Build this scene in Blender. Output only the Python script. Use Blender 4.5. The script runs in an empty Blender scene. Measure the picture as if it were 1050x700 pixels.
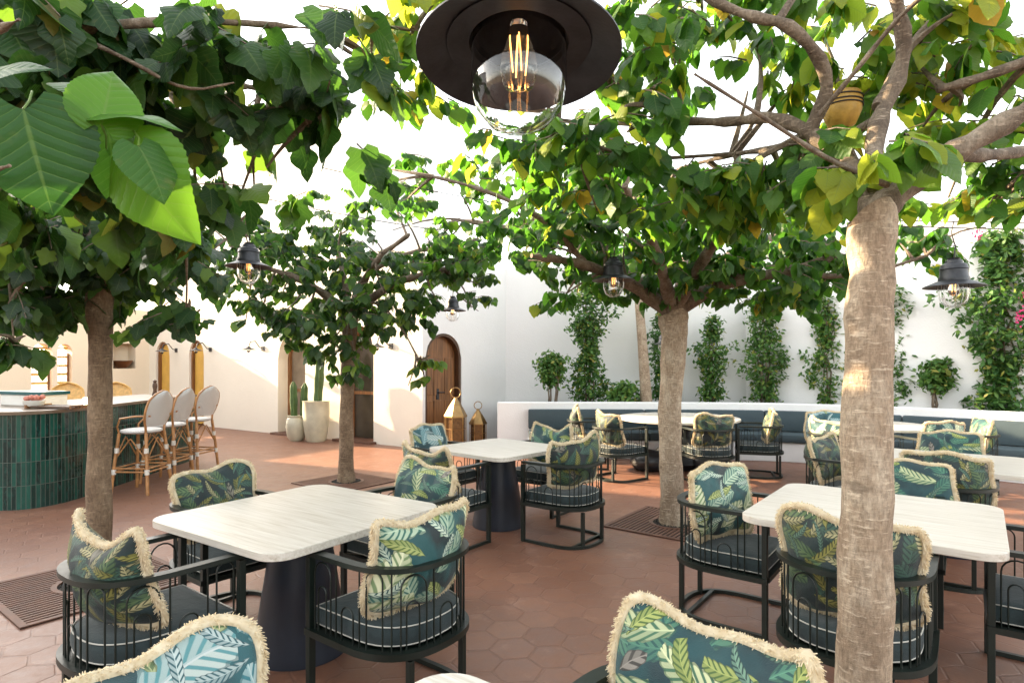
import bpy, bmesh, math, random
import numpy as np
from mathutils import Vector, Matrix
rnd = random.Random(7)
NR = np.random.RandomState(11)
R = math.radians
scene = bpy.context.scene
C = scene.collection
PI = math.pi

# ---------------------------------------------------------------- camera calibration (pixel -> world helper, 1050x700 photo)
F, HY, CX, H = 616.0, 371.0, 525.0, 1.57
def W(px, py, Y): return Vector(((px-CX)/F*Y, Y, H-(py-HY)/F*Y))
def G(px, py):
    Y = F*H/(py-HY); return Vector(((px-CX)/F*Y, Y, 0))

# ---------------------------------------------------------------- materials
def new_mat(name):
    m = bpy.data.materials.new(name); m.use_nodes = True
    nt = m.node_tree; b = nt.nodes['Principled BSDF']
    return m, nt, b
def N(nt, typ, **kw):
    n = nt.nodes.new(typ)
    for k, v in kw.items():
        if k.startswith('i_'): n.inputs[k[2:].replace('_', ' ')].default_value = v
        else: setattr(n, k, v)
    return n
def ramp(nt, fac, stops):
    r = nt.nodes.new('ShaderNodeValToRGB'); nt.links.new(fac, r.inputs[0])
    e = r.color_ramp.elements
    while len(e) < len(stops): e.new(0.5)
    for el, (p, c) in zip(e, stops):
        el.position = p; el.color = (c[0], c[1], c[2], 1)
    return r.outputs[0]
def mix(nt, fac, a, b, blend='MIX'):
    m = nt.nodes.new('ShaderNodeMix'); m.data_type = 'RGBA'; m.blend_type = blend
    def put(s, v):
        if isinstance(v, (tuple, list)): s.default_value = (v[0], v[1], v[2], 1)
        elif isinstance(v, (int, float)): s.default_value = v
        else: nt.links.new(v, s)
    put(m.inputs[0], fac); put(m.inputs[6], a); put(m.inputs[7], b)
    return m.outputs[2]
def math_(nt, op, a, b=None, c=None):
    m = nt.nodes.new('ShaderNodeMath'); m.operation = op
    for i, v in enumerate((a, b, c)):
        if v is None: continue
        if isinstance(v, (int, float)): m.inputs[i].default_value = v
        else: nt.links.new(v, m.inputs[i])
    return m.outputs[0]
def vmath(nt, op, a, b=None, c=None, scale=None):
    m = nt.nodes.new('ShaderNodeVectorMath'); m.operation = op
    for i, v in enumerate((a, b, c)):
        if v is None: continue
        if isinstance(v, (tuple, list)): m.inputs[i].default_value = v
        else: nt.links.new(v, m.inputs[i])
    if scale is not None:
        if isinstance(scale, (int, float)): m.inputs['Scale'].default_value = scale
        else: nt.links.new(scale, m.inputs['Scale'])
    return m
def coords(nt, kind='Object', scale=(1, 1, 1), rot=(0, 0, 0)):
    t = nt.nodes.new('ShaderNodeTexCoord'); mp = nt.nodes.new('ShaderNodeMapping')
    mp.inputs['Scale'].default_value = scale; mp.inputs['Rotation'].default_value = rot
    nt.links.new(t.outputs[kind], mp.inputs[0]); return mp.outputs[0]
def noise(nt, vec, scale, detail=4, rough=.55, out='Fac'):
    n = nt.nodes.new('ShaderNodeTexNoise'); n.inputs['Scale'].default_value = scale
    n.inputs['Detail'].default_value = detail; n.inputs['Roughness'].default_value = rough
    nt.links.new(vec, n.inputs['Vector']); return n.outputs[out]
def bump(nt, b, h, strength=.3, dist=.01):
    bp = nt.nodes.new('ShaderNodeBump'); bp.inputs['Strength'].default_value = strength
    bp.inputs['Distance'].default_value = dist
    nt.links.new(h, bp.inputs['Height']); nt.links.new(bp.outputs[0], b.inputs['Normal'])
    return bp
def plain(name, col, rough=.5, var=.18, scale=6, bmp=.15, bscale=80, metallic=0, stretch=(1, 1, 1), dist=.004):
    m, nt, b = new_mat(name)
    v = coords(nt, 'Object', stretch)
    n = noise(nt, v, scale)
    lo = tuple(c*(1-var) for c in col); hi = tuple(min(1, c*(1+var)) for c in col)
    nt.links.new(ramp(nt, n, [(.3, lo), (.7, hi)]), b.inputs['Base Color'])
    b.inputs['Roughness'].default_value = rough; b.inputs['Metallic'].default_value = metallic
    n2 = noise(nt, v, bscale, 3)
    if bmp: bump(nt, b, n2, bmp, dist)
    r = math_(nt, 'MULTIPLY_ADD', n, .2, rough-.1); nt.links.new(r, b.inputs['Roughness'])
    return m
M = {}
def plaster(name, col):
    m, nt, b = new_mat(name)
    v = coords(nt, 'Object')
    n = noise(nt, v, .8, 5); n2 = noise(nt, v, 5, 4)
    a = ramp(nt, n, [(.3, tuple(c*.95 for c in col)), (.7, col)])
    nt.links.new(mix(nt, math_(nt, 'MULTIPLY', n2, .16), a, tuple(c*.80 for c in col)), b.inputs['Base Color'])
    b.inputs['Roughness'].default_value = .85
    bump(nt, b, math_(nt, 'ADD', math_(nt, 'MULTIPLY', noise(nt, v, 3, 5), 2.0), noise(nt, v, 45, 3)), .35, .012)
    return m
M['plaster'] = plaster('white_plaster', (.80, .80, .80))
M['cream'] = plaster('cream_plaster', (.78, .66, .50))
M['wall_sun_tint'] = plaster('sun_tinted_white_plaster', (.80, .73, .62))  # cream tint puts warm sunlight into the white wall colour
M['frame'] = plain('dark_green_powder_coat', (.003, .008, .0055), .42, .25, 12, .05, 220)
M['wood_brown'] = plain('varnished_brown_wood', (.20, .085, .028), .42, .45, 3, .25, 30, stretch=(9, 9, .7))
M['wood_dark'] = plain('dark_brown_wood', (.07, .032, .015), .45, .35, 3, .2, 30, stretch=(9, 9, .7))
M['ochre'] = plain('ochre_painted_shutter', (.62, .36, .07), .55, .15, 3, .1, 40)
M['navy'] = plain('navy_lacquered_pedestal', (.014, .019, .031), .40, .3, 5, .08, 120)
M['brass'] = plain('aged_brass', (.34, .21, .085), .38, .3, 9, .1, 60, metallic=.85)
M['lampmetal'] = plain('dark_weathered_metal', (.035, .037, .042), .42, .4, 14, .15, 90, metallic=.45)
M['piping'] = plain('white_piping', (.50, .49, .44), .8, .1, 20, .1, 300)
M['soil'] = plain('dark_soil', (.035, .024, .016), .95, .4, 20, .8, 90, dist=.02)
M['gravel'] = plain('dark_gravel', (.05, .045, .04), .9, .6, 60, 1, 90, dist=.02)
M['terra_grate'] = plain('rusty_brown_grate', (.13, .060, .038), .6, .3, 8, .2, 80, metallic=.2)
M['pit'] = plain('slot_shade', (.010, .008, .007), .9, .2)
M['potglaze'] = plain('cream_glazed_pot', (.52, .48, .36), .35, .2, 4, .2, 20)
M['stoneblack'] = plain('black_boulder', (.018, .020, .024), .35, .3, 5, .3, 14)
M['cactus'] = plain('cactus_green', (.07, .12, .035), .7, .3, 9, .3, 50)
M['steel'] = plain('brushed_steel', (.5, .5, .5), .3, .1, 9, .05, 80, metallic=1)
M['cable'] = plain('black_cable', (.012, .012, .013), .6, .1)
M['rattan'] = plain('rattan_cane', (.36, .17, .06), .4, .35, 18, .2, 60)
M['rattan_honey'] = plain('honey_rattan', (.62, .36, .11), .45, .25, 18, .2, 60)
M['binding'] = plain('white_cane_binding', (.66, .62, .56), .6, .15, 30, .3, 150)
M['pink'] = plain('pink_bracts', (.70, .03, .20), .6, .2)
M['potyellow'] = plain('mustard_woven_pot', (.42, .26, .05), .5, .3, 20, .5, 60)
M['white_ceramic'] = plain('white_ceramic', (.75, .74, .70), .3, .05)
M['room'] = plain('dim_room', (.20, .15, .10), .8, .3, 2)
M['copper'] = plain('copper_bowl', (.14, .055, .02), .4, .3, 5, .2, 20, metallic=.5)

def weave_mat():
    m, nt, b = new_mat('grey_white_woven_cane')
    v = coords(nt, 'Object', (130, 130, 130))
    ch = nt.nodes.new('ShaderNodeTexChecker'); nt.links.new(v, ch.inputs[0]); ch.inputs['Scale'].default_value = 1
    ch.inputs[1].default_value = (.70, .68, .64, 1); ch.inputs[2].default_value = (.40, .40, .40, 1)
    nt.links.new(ch.outputs[0], b.inputs['Base Color']); b.inputs['Roughness'].default_value = .6
    bump(nt, b, ch.outputs[1], .3, .003)
    return m
M['weave'] = weave_mat()

def fabric_mat():
    m, nt, b = new_mat('blue_grey_woven_fabric')
    v = coords(nt, 'Object')
    n = noise(nt, coords(nt, 'Object', (1, 1, 6)), 160, 2); n2 = noise(nt, v, 4, 4)
    c = mix(nt, n, (.012, .022, .024), (.030, .050, .052))
    nt.links.new(mix(nt, math_(nt, 'MULTIPLY', n2, .5), c, (.020, .032, .038)), b.inputs['Base Color'])
    b.inputs['Roughness'].default_value = .92; b.inputs['Sheen Weight'].default_value = .15
    bump(nt, b, math_(nt, 'ADD', n, math_(nt, 'MULTIPLY', noise(nt, v, 14, 3), 4)), .4, .003)
    return m
M['fabric'] = fabric_mat()
def bench_mat():
    m, nt, b = new_mat('slate_blue_upholstery')
    v = coords(nt, 'Object'); n = noise(nt, v, 120, 2); n2 = noise(nt, v, 2.5, 4)
    c = mix(nt, n, (.030, .052, .062), (.052, .080, .094))
    nt.links.new(mix(nt, math_(nt, 'MULTIPLY', n2, .4), c, (.040, .058, .070)), b.inputs['Base Color'])
    b.inputs['Roughness'].default_value = .75
    bump(nt, b, noise(nt, v, 7, 3), .35, .02)
    return m
M['bench'] = bench_mat()

def stone_mat():
    m, nt, b = new_mat('white_travertine')
    v = coords(nt, 'Object', (1.2, 26, 26))
    n = noise(nt, v, 2.2, 7, .68); n2 = noise(nt, coords(nt, 'Object', (.6, 3, 3)), 2, 3)
    v3 = coords(nt, 'Object', (5, 90, 90)); n3 = noise(nt, v3, 1.5, 4, .7)
    c = ramp(nt, n, [(.30, (.33, .28, .21)), (.47, (.52, .48, .42)), (.66, (.64, .61, .56))])
    c = mix(nt, math_(nt, 'MULTIPLY', n2, .4), c, (.58, .54, .47))
    pit = ramp(nt, n3, [(.26, (1, 1, 1)), (.36, (0, 0, 0))])
    c = mix(nt, math_(nt, 'MULTIPLY', pit, .6), c, (.38, .32, .25))
    nt.links.new(c, b.inputs['Base Color'])
    nt.links.new(math_(nt, 'MULTIPLY_ADD', n, .25, .22), b.inputs['Roughness'])
    bump(nt, b, math_(nt, 'SUBTRACT', n, pit), .25, .002)
    return m
M['stone'] = stone_mat()

def bark_mat(name, a, c2, c3, sc=1.0):
    m, nt, b = new_mat(name)
    vv = coords(nt, 'Object', (1, 1, .35)); vh = coords(nt, 'Object', (1, 1, 3.2))
    big = noise(nt, coords(nt, 'Object', (1, 1, .6)), 7*sc, 6, .65)
    fine = noise(nt, vv, 90*sc, 4, .7); ring = noise(nt, coords(nt, 'Object', (5, 5, 26)), 3.2*sc, 4, .7)
    c = ramp(nt, big, [(.34, a), (.50, c2), (.64, c3)])
    c = mix(nt, ramp(nt, fine, [(.35, (0, 0, 0)), (.7, (.65, .65, .65))]), c, tuple(x*.35 for x in a))
    pale = ramp(nt, ring, [(.56, (0, 0, 0)), (.68, (.75, .75, .75))])
    c = mix(nt, pale, c, tuple(min(1, x*1.25) for x in c3))
    vo = nt.nodes.new('ShaderNodeTexVoronoi'); vo.feature = 'DISTANCE_TO_EDGE'; vo.inputs['Scale'].default_value = 38*sc
    nt.links.new(vv, vo.inputs['Vector'])
    crk = ramp(nt, vo.outputs[0], [(.0, (1, 1, 1)), (.07, (0, 0, 0))])
    c = mix(nt, math_(nt, 'MULTIPLY', crk, .10), c, tuple(x*.3 for x in a))
    knot = ramp(nt, noise(nt, coords(nt, 'Object', (1, 1, 1.5)), 9*sc, 2), [(.64, (0, 0, 0)), (.72, (1, 1, 1))])
    c = mix(nt, math_(nt, 'MULTIPLY', knot, .6), c, tuple(x*.45 for x in a))
    nt.links.new(c, b.inputs['Base Color']); b.inputs['Roughness'].default_value = .85
    hgt = math_(nt, 'ADD', math_(nt, 'ADD', fine, math_(nt, 'MULTIPLY', big, 1.5)), math_(nt, 'MULTIPLY', ring, 1.2))
    bump(nt, b, math_(nt, 'SUBTRACT', hgt, math_(nt, 'MULTIPLY', crk, .15)), .7, .006)
    return m
M['bark'] = bark_mat('tan_bark', (.23, .16, .105), (.35, .265, .185), (.47, .39, .295))
M['bark_dark'] = bark_mat('brown_bark', (.13, .082, .048), (.21, .14, .085), (.30, .215, .14))
M['bark_mid'] = bark_mat('grey_tan_limb', (.095, .068, .046), (.17, .13, .092), (.27, .22, .165), 1.4)
M['bark_limb'] = bark_mat('grey_brown_limb', (.11, .075, .05), (.19, .14, .095), (.27, .22, .17), 1.6)

def leaf_mat(name, stops, transl, tfac=.42, rough=.42, veins=True, coat=0):
    m, nt, b = new_mat(name)
    at = nt.nodes.new('ShaderNodeAttribute'); at.attribute_name = 'tint'
    c = ramp(nt, at.outputs['Fac'], stops)
    t = ramp(nt, at.outputs['Fac'], transl)
    uv = nt.nodes.new('ShaderNodeUVMap'); uv.uv_map = 'UVMap'
    sx = nt.nodes.new('ShaderNodeSeparateXYZ'); nt.links.new(uv.outputs[0], sx.inputs[0])
    if veins:
        au = math_(nt, 'ABSOLUTE', sx.outputs[0])
        ph = math_(nt, 'SUBTRACT', math_(nt, 'MULTIPLY', sx.outputs[1], 7.0), math_(nt, 'MULTIPLY', math_(nt, 'MULTIPLY', au, math_(nt, 'SUBTRACT', 1.02, sx.outputs[1])), 4.2))
        fr = math_(nt, 'PINGPONG', ph, .5)
        side = ramp(nt, fr, [(0, (1, 1, 1)), (.06, (0, 0, 0))])
        midr = ramp(nt, au, [(.02, (1, 1, 1)), (.05, (0, 0, 0))])
        v = math_(nt, 'MAXIMUM', side, midr)
        c = mix(nt, math_(nt, 'MULTIPLY', v, .38), c, (.20, .30, .09))
        t = mix(nt, math_(nt, 'MULTIPLY', v, .35), t, (.10, .22, .02))
        hh = math_(nt, 'ADD', math_(nt, 'MULTIPLY', math_(nt, 'POWER', math_(nt, 'MULTIPLY', fr, 2), .5), 1.0), math_(nt, 'MULTIPLY', noise(nt, coords(nt, 'UV'), 14, 3), .5))
        bump(nt, b, hh, .35, .004)
    # blotches / wear
    bl = noise(nt, coords(nt, 'Object'), 14, 3)
    c = mix(nt, ramp(nt, bl, [(.62, (0, 0, 0)), (.74, (.5, .5, .5))]), c, (.16, .15, .05))
    nt.links.new(c, b.inputs['Base Color']); b.inputs['Roughness'].default_value = rough
    b.inputs['Specular IOR Level'].default_value = .28
    tr = nt.nodes.new('ShaderNodeBsdfTranslucent'); nt.links.new(t, tr.inputs[0])
    ms = nt.nodes.new('ShaderNodeMixShader'); ms.inputs[0].default_value = tfac
    nt.links.new(b.outputs[0], ms.inputs[1]); nt.links.new(tr.outputs[0], ms.inputs[2])
    nt.links.new(ms.outputs[0], nt.nodes['Material Output'].inputs[0])
    return m
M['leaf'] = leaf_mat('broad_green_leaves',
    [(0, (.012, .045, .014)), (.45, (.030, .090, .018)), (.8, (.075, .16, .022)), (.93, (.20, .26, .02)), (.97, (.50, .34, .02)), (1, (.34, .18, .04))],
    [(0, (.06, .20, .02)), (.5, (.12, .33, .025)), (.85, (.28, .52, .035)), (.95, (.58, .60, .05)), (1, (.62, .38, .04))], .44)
M['leaf_dark'] = leaf_mat('deep_green_leaves',
    [(0, (.009, .026, .013)), (.5, (.020, .058, .020)), (.8, (.045, .11, .022)), (.93, (.11, .20, .025)), (1, (.10, .065, .035))],
    [(0, (.05, .14, .02)), (.5, (.10, .26, .03)), (.88, (.28, .50, .04)), (1, (.40, .32, .05))], .34, .36)
M['leaf_big'] = leaf_mat('large_fresh_leaves',
    [(0, (.018, .070, .018)), (.5, (.040, .125, .020)), (1, (.09, .23, .022))],
    [(0, (.04, .13, .015)), (.5, (.12, .30, .02)), (1, (.20, .42, .03))], .38, .38)
M['leaf_vine'] = leaf_mat('small_vine_leaves',
    [(0, (.028, .080, .024)), (.5, (.065, .155, .038)), (.9, (.15, .25, .05)), (1, (.30, .28, .07))],
    [(0, (.06, .16, .03)), (.5, (.12, .28, .03)), (1, (.30, .44, .05))], .30, .5, False)

# floor tiles : hexagonal terracotta
def floor_mat():
    m, nt, b = new_mat('terracotta_hexagonal_pavers')
    p0 = coords(nt, 'Object', (1, 1, 1), (0, 0, R(-37)))
    warp = noise(nt, p0, 1.2, 3, out='Color')
    p = vmath(nt, 'MULTIPLY_ADD', p0, (1/.235, 1/.235, 0), (0, 0, 0)).outputs[0]
    p = vmath(nt, 'ADD', p, vmath(nt, 'SCALE', warp, scale=.10).outputs[0]).outputs[0]
    r = (1.0, 1.7320508, 1.0); h = (.5, .8660254, 0)
    fa = vmath(nt, 'WRAP', p, r, (0, 0, -1)).outputs[0]; a = vmath(nt, 'SUBTRACT', fa, h).outputs[0]
    fb = vmath(nt, 'WRAP', vmath(nt, 'SUBTRACT', p, h).outputs[0], r, (0, 0, -1)).outputs[0]; bb = vmath(nt, 'SUBTRACT', fb, h).outputs[0]
    a = vmath(nt, 'MULTIPLY', a, (1, 1, 0)).outputs[0]; bb = vmath(nt, 'MULTIPLY', bb, (1, 1, 0)).outputs[0]
    la = vmath(nt, 'LENGTH', a).outputs['Value']; lb = vmath(nt, 'LENGTH', bb).outputs['Value']
    sel = math_(nt, 'LESS_THAN', lb, la)
    g = nt.nodes.new('ShaderNodeMix'); g.data_type = 'VECTOR'
    nt.links.new(sel, g.inputs[0]); nt.links.new(a, g.inputs[4]); nt.links.new(bb, g.inputs[5])
    gv = g.outputs[1]
    ab = vmath(nt, 'ABSOLUTE', gv).outputs[0]
    s = nt.nodes.new('ShaderNodeSeparateXYZ'); nt.links.new(ab, s.inputs[0])
    d = math_(nt, 'MAXIMUM', math_(nt, 'ADD', math_(nt, 'MULTIPLY', s.outputs[0], .5), math_(nt, 'MULTIPLY', s.outputs[1], .8660254)), s.outputs[0])
    grout = ramp(nt, d, [(.462, (0, 0, 0)), (.488, (1, 1, 1))])
    cid = vmath(nt, 'SUBTRACT', p, gv).outputs[0]
    cid = vmath(nt, 'SNAP', vmath(nt, 'ADD', cid, (.05, .05, .5)).outputs[0], (.25, .25, 1)).outputs[0]
    wn = nt.nodes.new('ShaderNodeTexWhiteNoise'); nt.links.new(cid, wn.inputs[0])
    col = ramp(nt, wn.outputs[0], [(0, (.205, .092, .054)), (.5, (.232, .107, .063)), (1, (.258, .124, .074))])
    n1 = noise(nt, p0, .55, 5); n2 = noise(nt, p0, 9, 6, .7); n3 = noise(nt, p0, 60, 3)
    col = mix(nt, ramp(nt, n1, [(.35, (0, 0, 0)), (.68, (.7, .7, .7))]), col, (.17, .075, .048))
    col = mix(nt, ramp(nt, n2, [(.35, (.45, .45, .45)), (.6, (0, 0, 0))]), col, (.15, .075, .055))
    col = mix(nt, ramp(nt, noise(nt, p0, 3.1, 6, .75), [(.56, (0, 0, 0)), (.70, (.5, .5, .5))]), col, (.36, .20, .14))
    gm = math_(nt, 'MULTIPLY', grout, ramp(nt, noise(nt, p0, 1.7, 3), [(.30, (.25, .25, .25)), (.6, (1, 1, 1))]))
    col = mix(nt, math_(nt, 'MULTIPLY', gm, .17), col, (.10, .055, .042))
    nt.links.new(col, b.inputs['Base Color'])
    nt.links.new(math_(nt, 'MULTIPLY_ADD', n2, .32, .30), b.inputs['Roughness'])
    hh = math_(nt, 'SUBTRACT', math_(nt, 'ADD', math_(nt, 'MULTIPLY', n2, 1.0), math_(nt, 'ADD', math_(nt, 'MULTIPLY', n3, .25), math_(nt, 'MULTIPLY', wn.outputs[0], .3))), math_(nt, 'MULTIPLY', gm, .8))
    bump(nt, b, hh, .45, .006)
    return m
M['floor'] = floor_mat()
M['ground'] = plain('dusty_earth', (.22, .17, .12), .9, .3, .2, .4, 5)

def tile_mat():
    m, nt, b = new_mat('green_glazed_tiles')
    uv = nt.nodes.new('ShaderNodeUVMap'); uv.uv_map = 'UVMap'
    br = nt.nodes.new('ShaderNodeTexBrick'); nt.links.new(uv.outputs[0], br.inputs[0])
    br.offset = 0; br.squash = 1
    br.inputs['Scale'].default_value = 1; br.inputs['Brick Width'].default_value = .042; br.inputs['Row Height'].default_value = .252
    br.inputs['Mortar Size'].default_value = .0028; br.inputs['Mortar Smooth'].default_value = .15; br.inputs['Bias'].default_value = 0
    br.inputs['Color1'].default_value = (0, 0, 0, 1); br.inputs['Color2'].default_value = (1, 1, 1, 1); br.inputs['Mortar'].default_value = (.5, .5, .5, 1)
    col = ramp(nt, br.outputs[0], [(0, (.002, .014, .012)), (.5, (.003, .031, .024)), (1, (.007, .070, .050))])
    n = noise(nt, coords(nt, 'UV', (3, 1, 1)), 9, 4)
    col = mix(nt, ramp(nt, n, [(.5, (0, 0, 0)), (.75, (.5, .5, .5))]), col, (.015, .11, .085))
    col = mix(nt, br.outputs[1], col, (.07, .085, .07))
    nt.links.new(col, b.inputs['Base Color'])
    nt.links.new(math_(nt, 'MULTIPLY_ADD', br.outputs[1], .5, .10), b.inputs['Roughness'])
    hh = math_(nt, 'ADD', math_(nt, 'MULTIPLY', br.outputs[1], -1), math_(nt, 'ADD', math_(nt, 'MULTIPLY', n, .6), math_(nt, 'MULTIPLY', br.outputs[0], .6)))
    bump(nt, b, hh, .5, .006)
    return m
M['tile'] = tile_mat()

def glass_mat(name, col=(1, 1, 1), rough=0.0):
    m, nt, b = new_mat(name)
    b.inputs['Transmission Weight'].default_value = 1; b.inputs['IOR'].default_value = 1.45
    b.inputs['Roughness'].default_value = rough; b.inputs['Base Color'].default_value = (*col, 1)
    return m
M['glass'] = glass_mat('clear_glass')
def pane_mat():
    m, nt, b = new_mat('window_pane')
    n = noise(nt, coords(nt, 'Object'), 2, 2)
    nt.links.new(ramp(nt, n, [(.3, (.03, .024, .018)), (.7, (.06, .048, .036))]), b.inputs['Base Color'])
    b.inputs['Roughness'].default_value = .05; return m
M['pane'] = pane_mat()
M['pane_beige'] = plain('beige_pane', (.20, .155, .11), .12, .3, 2, 0)  # beige of the room behind is put in the pane colour
def emit(name, col, s):
    m, nt, b = new_mat(name); b.inputs['Base Color'].default_value = (*col, 1)
    b.inputs['Emission Color'].default_value = (*col, 1); b.inputs['Emission Strength'].default_value = s
    return m
M['filament'] = emit('amber_filament', (1, .42, .10), .9)
M['candle'] = emit('lit_candle_glass', (1, .72, .32), 5)

# ---- printed leaf fabric for the throw pillows
def leaf_layer(nt, base, vec, scale, seed, ca, cb, length=.62, width=.20, vf=34, tilt=1.0, dens=1.0):
    v = vmath(nt, 'ADD', vmath(nt, 'SCALE', vec, scale=scale).outputs[0], (seed, seed*1.7, 0)).outputs[0]
    vo = nt.nodes.new('ShaderNodeTexVoronoi'); vo.voronoi_dimensions = '2D'; vo.inputs['Scale'].default_value = 1
    vo.inputs['Randomness'].default_value = .75
    nt.links.new(v, vo.inputs['Vector'])
    loc = vmath(nt, 'SUBTRACT', v, vo.outputs['Position']).outputs[0]
    sc = nt.nodes.new('ShaderNodeSeparateColor'); nt.links.new(vo.outputs['Color'], sc.inputs[0])
    ang = math_(nt, 'MULTIPLY', math_(nt, 'SUBTRACT', sc.outputs[0], .5), 3.6*tilt)
    vr = nt.nodes.new('ShaderNodeVectorRotate'); vr.rotation_type = 'Z_AXIS'
    nt.links.new(loc, vr.inputs[0]); nt.links.new(ang, vr.inputs['Angle'])
    s = nt.nodes.new('ShaderNodeSeparateXYZ'); nt.links.new(vr.outputs[0], s.inputs[0])
    y = s.outputs[1]
    x = math_(nt, 'ADD', s.outputs[0], math_(nt, 'MULTIPLY', math_(nt, 'MULTIPLY', y, y), .35))
    yn = math_(nt, 'DIVIDE', y, length)
    w = math_(nt, 'MULTIPLY', math_(nt, 'SUBTRACT', 1, math_(nt, 'MULTIPLY', yn, yn)), width)
    ax = math_(nt, 'ABSOLUTE', x)
    # feathered leaflets : width modulated by the vein phase
    ph = math_(nt, 'SUBTRACT', math_(nt, 'MULTIPLY', y, vf), math_(nt, 'MULTIPLY', ax, vf*1.25))
    sn = math_(nt, 'SINE', ph)
    w2 = math_(nt, 'ADD', w, math_(nt, 'MULTIPLY', sn, width*.05))
    inside = math_(nt, 'MULTIPLY', math_(nt, 'LESS_THAN', ax, w2), math_(nt, 'LESS_THAN', sc.outputs[2], dens))
    stripe = ramp(nt, math_(nt, 'MULTIPLY_ADD', sn, .5, .5), [(.16, (0, 0, 0)), (.46, (1, 1, 1))])
    mid = math_(nt, 'LESS_THAN', ax, width*.07)
    leafc = mix(nt, stripe, ca, cb)
    leafc = mix(nt, mid, leafc, tuple(min(1, q*1.2) for q in cb))
    leafc = mix(nt, math_(nt, 'MULTIPLY', sc.outputs[1], .35), leafc, ca)
    edge = math_(nt, 'GREATER_THAN', ax, math_(nt, 'SUBTRACT', w2, width*.13)); leafc = mix(nt, math_(nt, 'MULTIPLY', edge, .6), leafc, tuple(q*.4 for q in ca))
    half = math_(nt, 'GREATER_THAN', x, 0); leafc = mix(nt, math_(nt, 'MULTIPLY', half, .35), leafc, ca)
    return mix(nt, inside, base, leafc)
def pillow_mat(name, bg, layers, dark=(.008, .022, .026)):
    m, nt, b = new_mat(name)
    tc = nt.nodes.new('ShaderNodeTexCoord'); oi = nt.nodes.new('ShaderNodeObjectInfo')
    s = nt.nodes.new('ShaderNodeSeparateXYZ'); nt.links.new(tc.outputs['Object'], s.inputs[0])
    cmb = nt.nodes.new('ShaderNodeCombineXYZ')
    nt.links.new(s.outputs[0], cmb.inputs[0]); nt.links.new(s.outputs[2], cmb.inputs[1])
    off = vmath(nt, 'SCALE', (7.3, 5.1, 0), scale=oi.outputs['Random']); 
    off.inputs[0].default_value = (7.3, 5.1, 0)
    vec = vmath(nt, 'ADD', cmb.outputs[0], off.outputs[0]).outputs[0]
    n = noise(nt, vec, 5, 3)
    c = mix(nt, ramp(nt, n, [(.45, (0, 0, 0)), (.6, (1, 1, 1))]), bg, dark)
    for L in layers: c = leaf_layer(nt, c, vec, *L)
    k_ = {'dark_jungle_print': .50, 'teal_palm_print': .66, 'pale_palm_print': .56, 'cream_leaf_print': .78}[name]; c = mix(nt, 1, c, (k_, k_, k_*.97), 'MULTIPLY')
    nt.links.new(c, b.inputs['Base Color']); b.inputs['Roughness'].default_value = .65
    b.inputs['Sheen Weight'].default_value = .1
    bump(nt, b, math_(nt, 'ADD', math_(nt, 'MULTIPLY', noise(nt, tc.outputs['Object'], 9, 3), 6), noise(nt, tc.outputs['Object'], 300, 2)), .35, .006)
    return m
M['print_dark'] = pillow_mat('dark_jungle_print', (.006, .034, .038), [
    (6.6, 3.1, (.008, .045, .040), (.06, .16, .11), .72, .20, 46), (5.4, 6.3, (.015, .07, .04), (.16, .26, .10), .72, .18, 48, 1, .85),
    (7.6, 9.7, (.05, .065, .012), (.40, .38, .09), .68, .16, 43, 1, .75), (8.4, 5.2, (.05, .07, .03), (.66, .60, .32), .64, .12, 44, 1, .5),
    (10, 2.6, (.01, .03, .03), (.14, .30, .22), .66, .10, 51, 1, .5), (7, 1.4, (.040, .036, .030), (.34, .32, .26), .40, .16, 24, 1, .14)])
M['print_teal'] = pillow_mat('teal_palm_print', (.008, .070, .082), [
    (6.0, 2.3, (.008, .085, .08), (.09, .26, .17), .74, .22, 43), (4.8, 7.9, (.05, .16, .09), (.66, .70, .42), .72, .19, 44, 1, .75),
    (7.4, 4.4, (.07, .14, .03), (.48, .54, .16), .66, .15, 46, 1, .5), (9, 8.8, (.01, .05, .05), (.20, .36, .26), .66, .11, 49, 1, .5), (7.0, 5.5, (.05, .045, .04), (.34, .31, .28), .36, .16, 24, 1, .14)], (.004, .036, .048))
M['print_pale'] = pillow_mat('pale_palm_print', (.018, .13, .16), [
    (5.0, 1.3, (.04, .24, .30), (.58, .74, .76), .78, .27, 41), (4.2, 6.9, (.12, .36, .40), (.86, .90, .86), .78, .26, 40, 1, .85),
    (6.5, 3.7, (.12, .20, .08), (.56, .62, .32), .62, .15, 44, 1, .30), (8.0, 8.7, (.02, .12, .15), (.70, .82, .82), .66, .12, 49, 1, .5)], (.010, .07, .09))
M['print_cream'] = pillow_mat('cream_leaf_print', (.010, .080, .088), [
    (5.4, 8.3, (.03, .14, .12), (.50, .62, .46), .76, .23, 41), (4.5, 2.7, (.20, .30, .14), (.86, .86, .60), .76, .25, 40, 1, .85),
    (6.4, 5.9, (.09, .15, .03), (.50, .54, .20), .64, .15, 44, 1, .4), (8.0, 3.3, (.01, .08, .09), (.66, .76, .62), .66, .12, 49, 1, .5)])
def fringe_mat():
    m, nt, b = new_mat('cream_fringe')
    n = noise(nt, coords(nt, 'Object'), 30, 3)
    nt.links.new(ramp(nt, n, [(.3, (.62, .50, .32)), (.7, (.80, .72, .55))]), b.inputs['Base Color'])
    b.inputs['Roughness'].default_value = .9
    tr = nt.nodes.new('ShaderNodeBsdfTranslucent'); tr.inputs[0].default_value = (.8, .66, .42, 1)
    ms = nt.nodes.new('ShaderNodeMixShader'); ms.inputs[0].default_value = .3
    nt.links.new(b.outputs[0], ms.inputs[1]); nt.links.new(tr.outputs[0], ms.inputs[2])
    nt.links.new(ms.outputs[0], nt.nodes['Material Output'].inputs[0])
    return m
M['fringe'] = fringe_mat()

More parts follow.
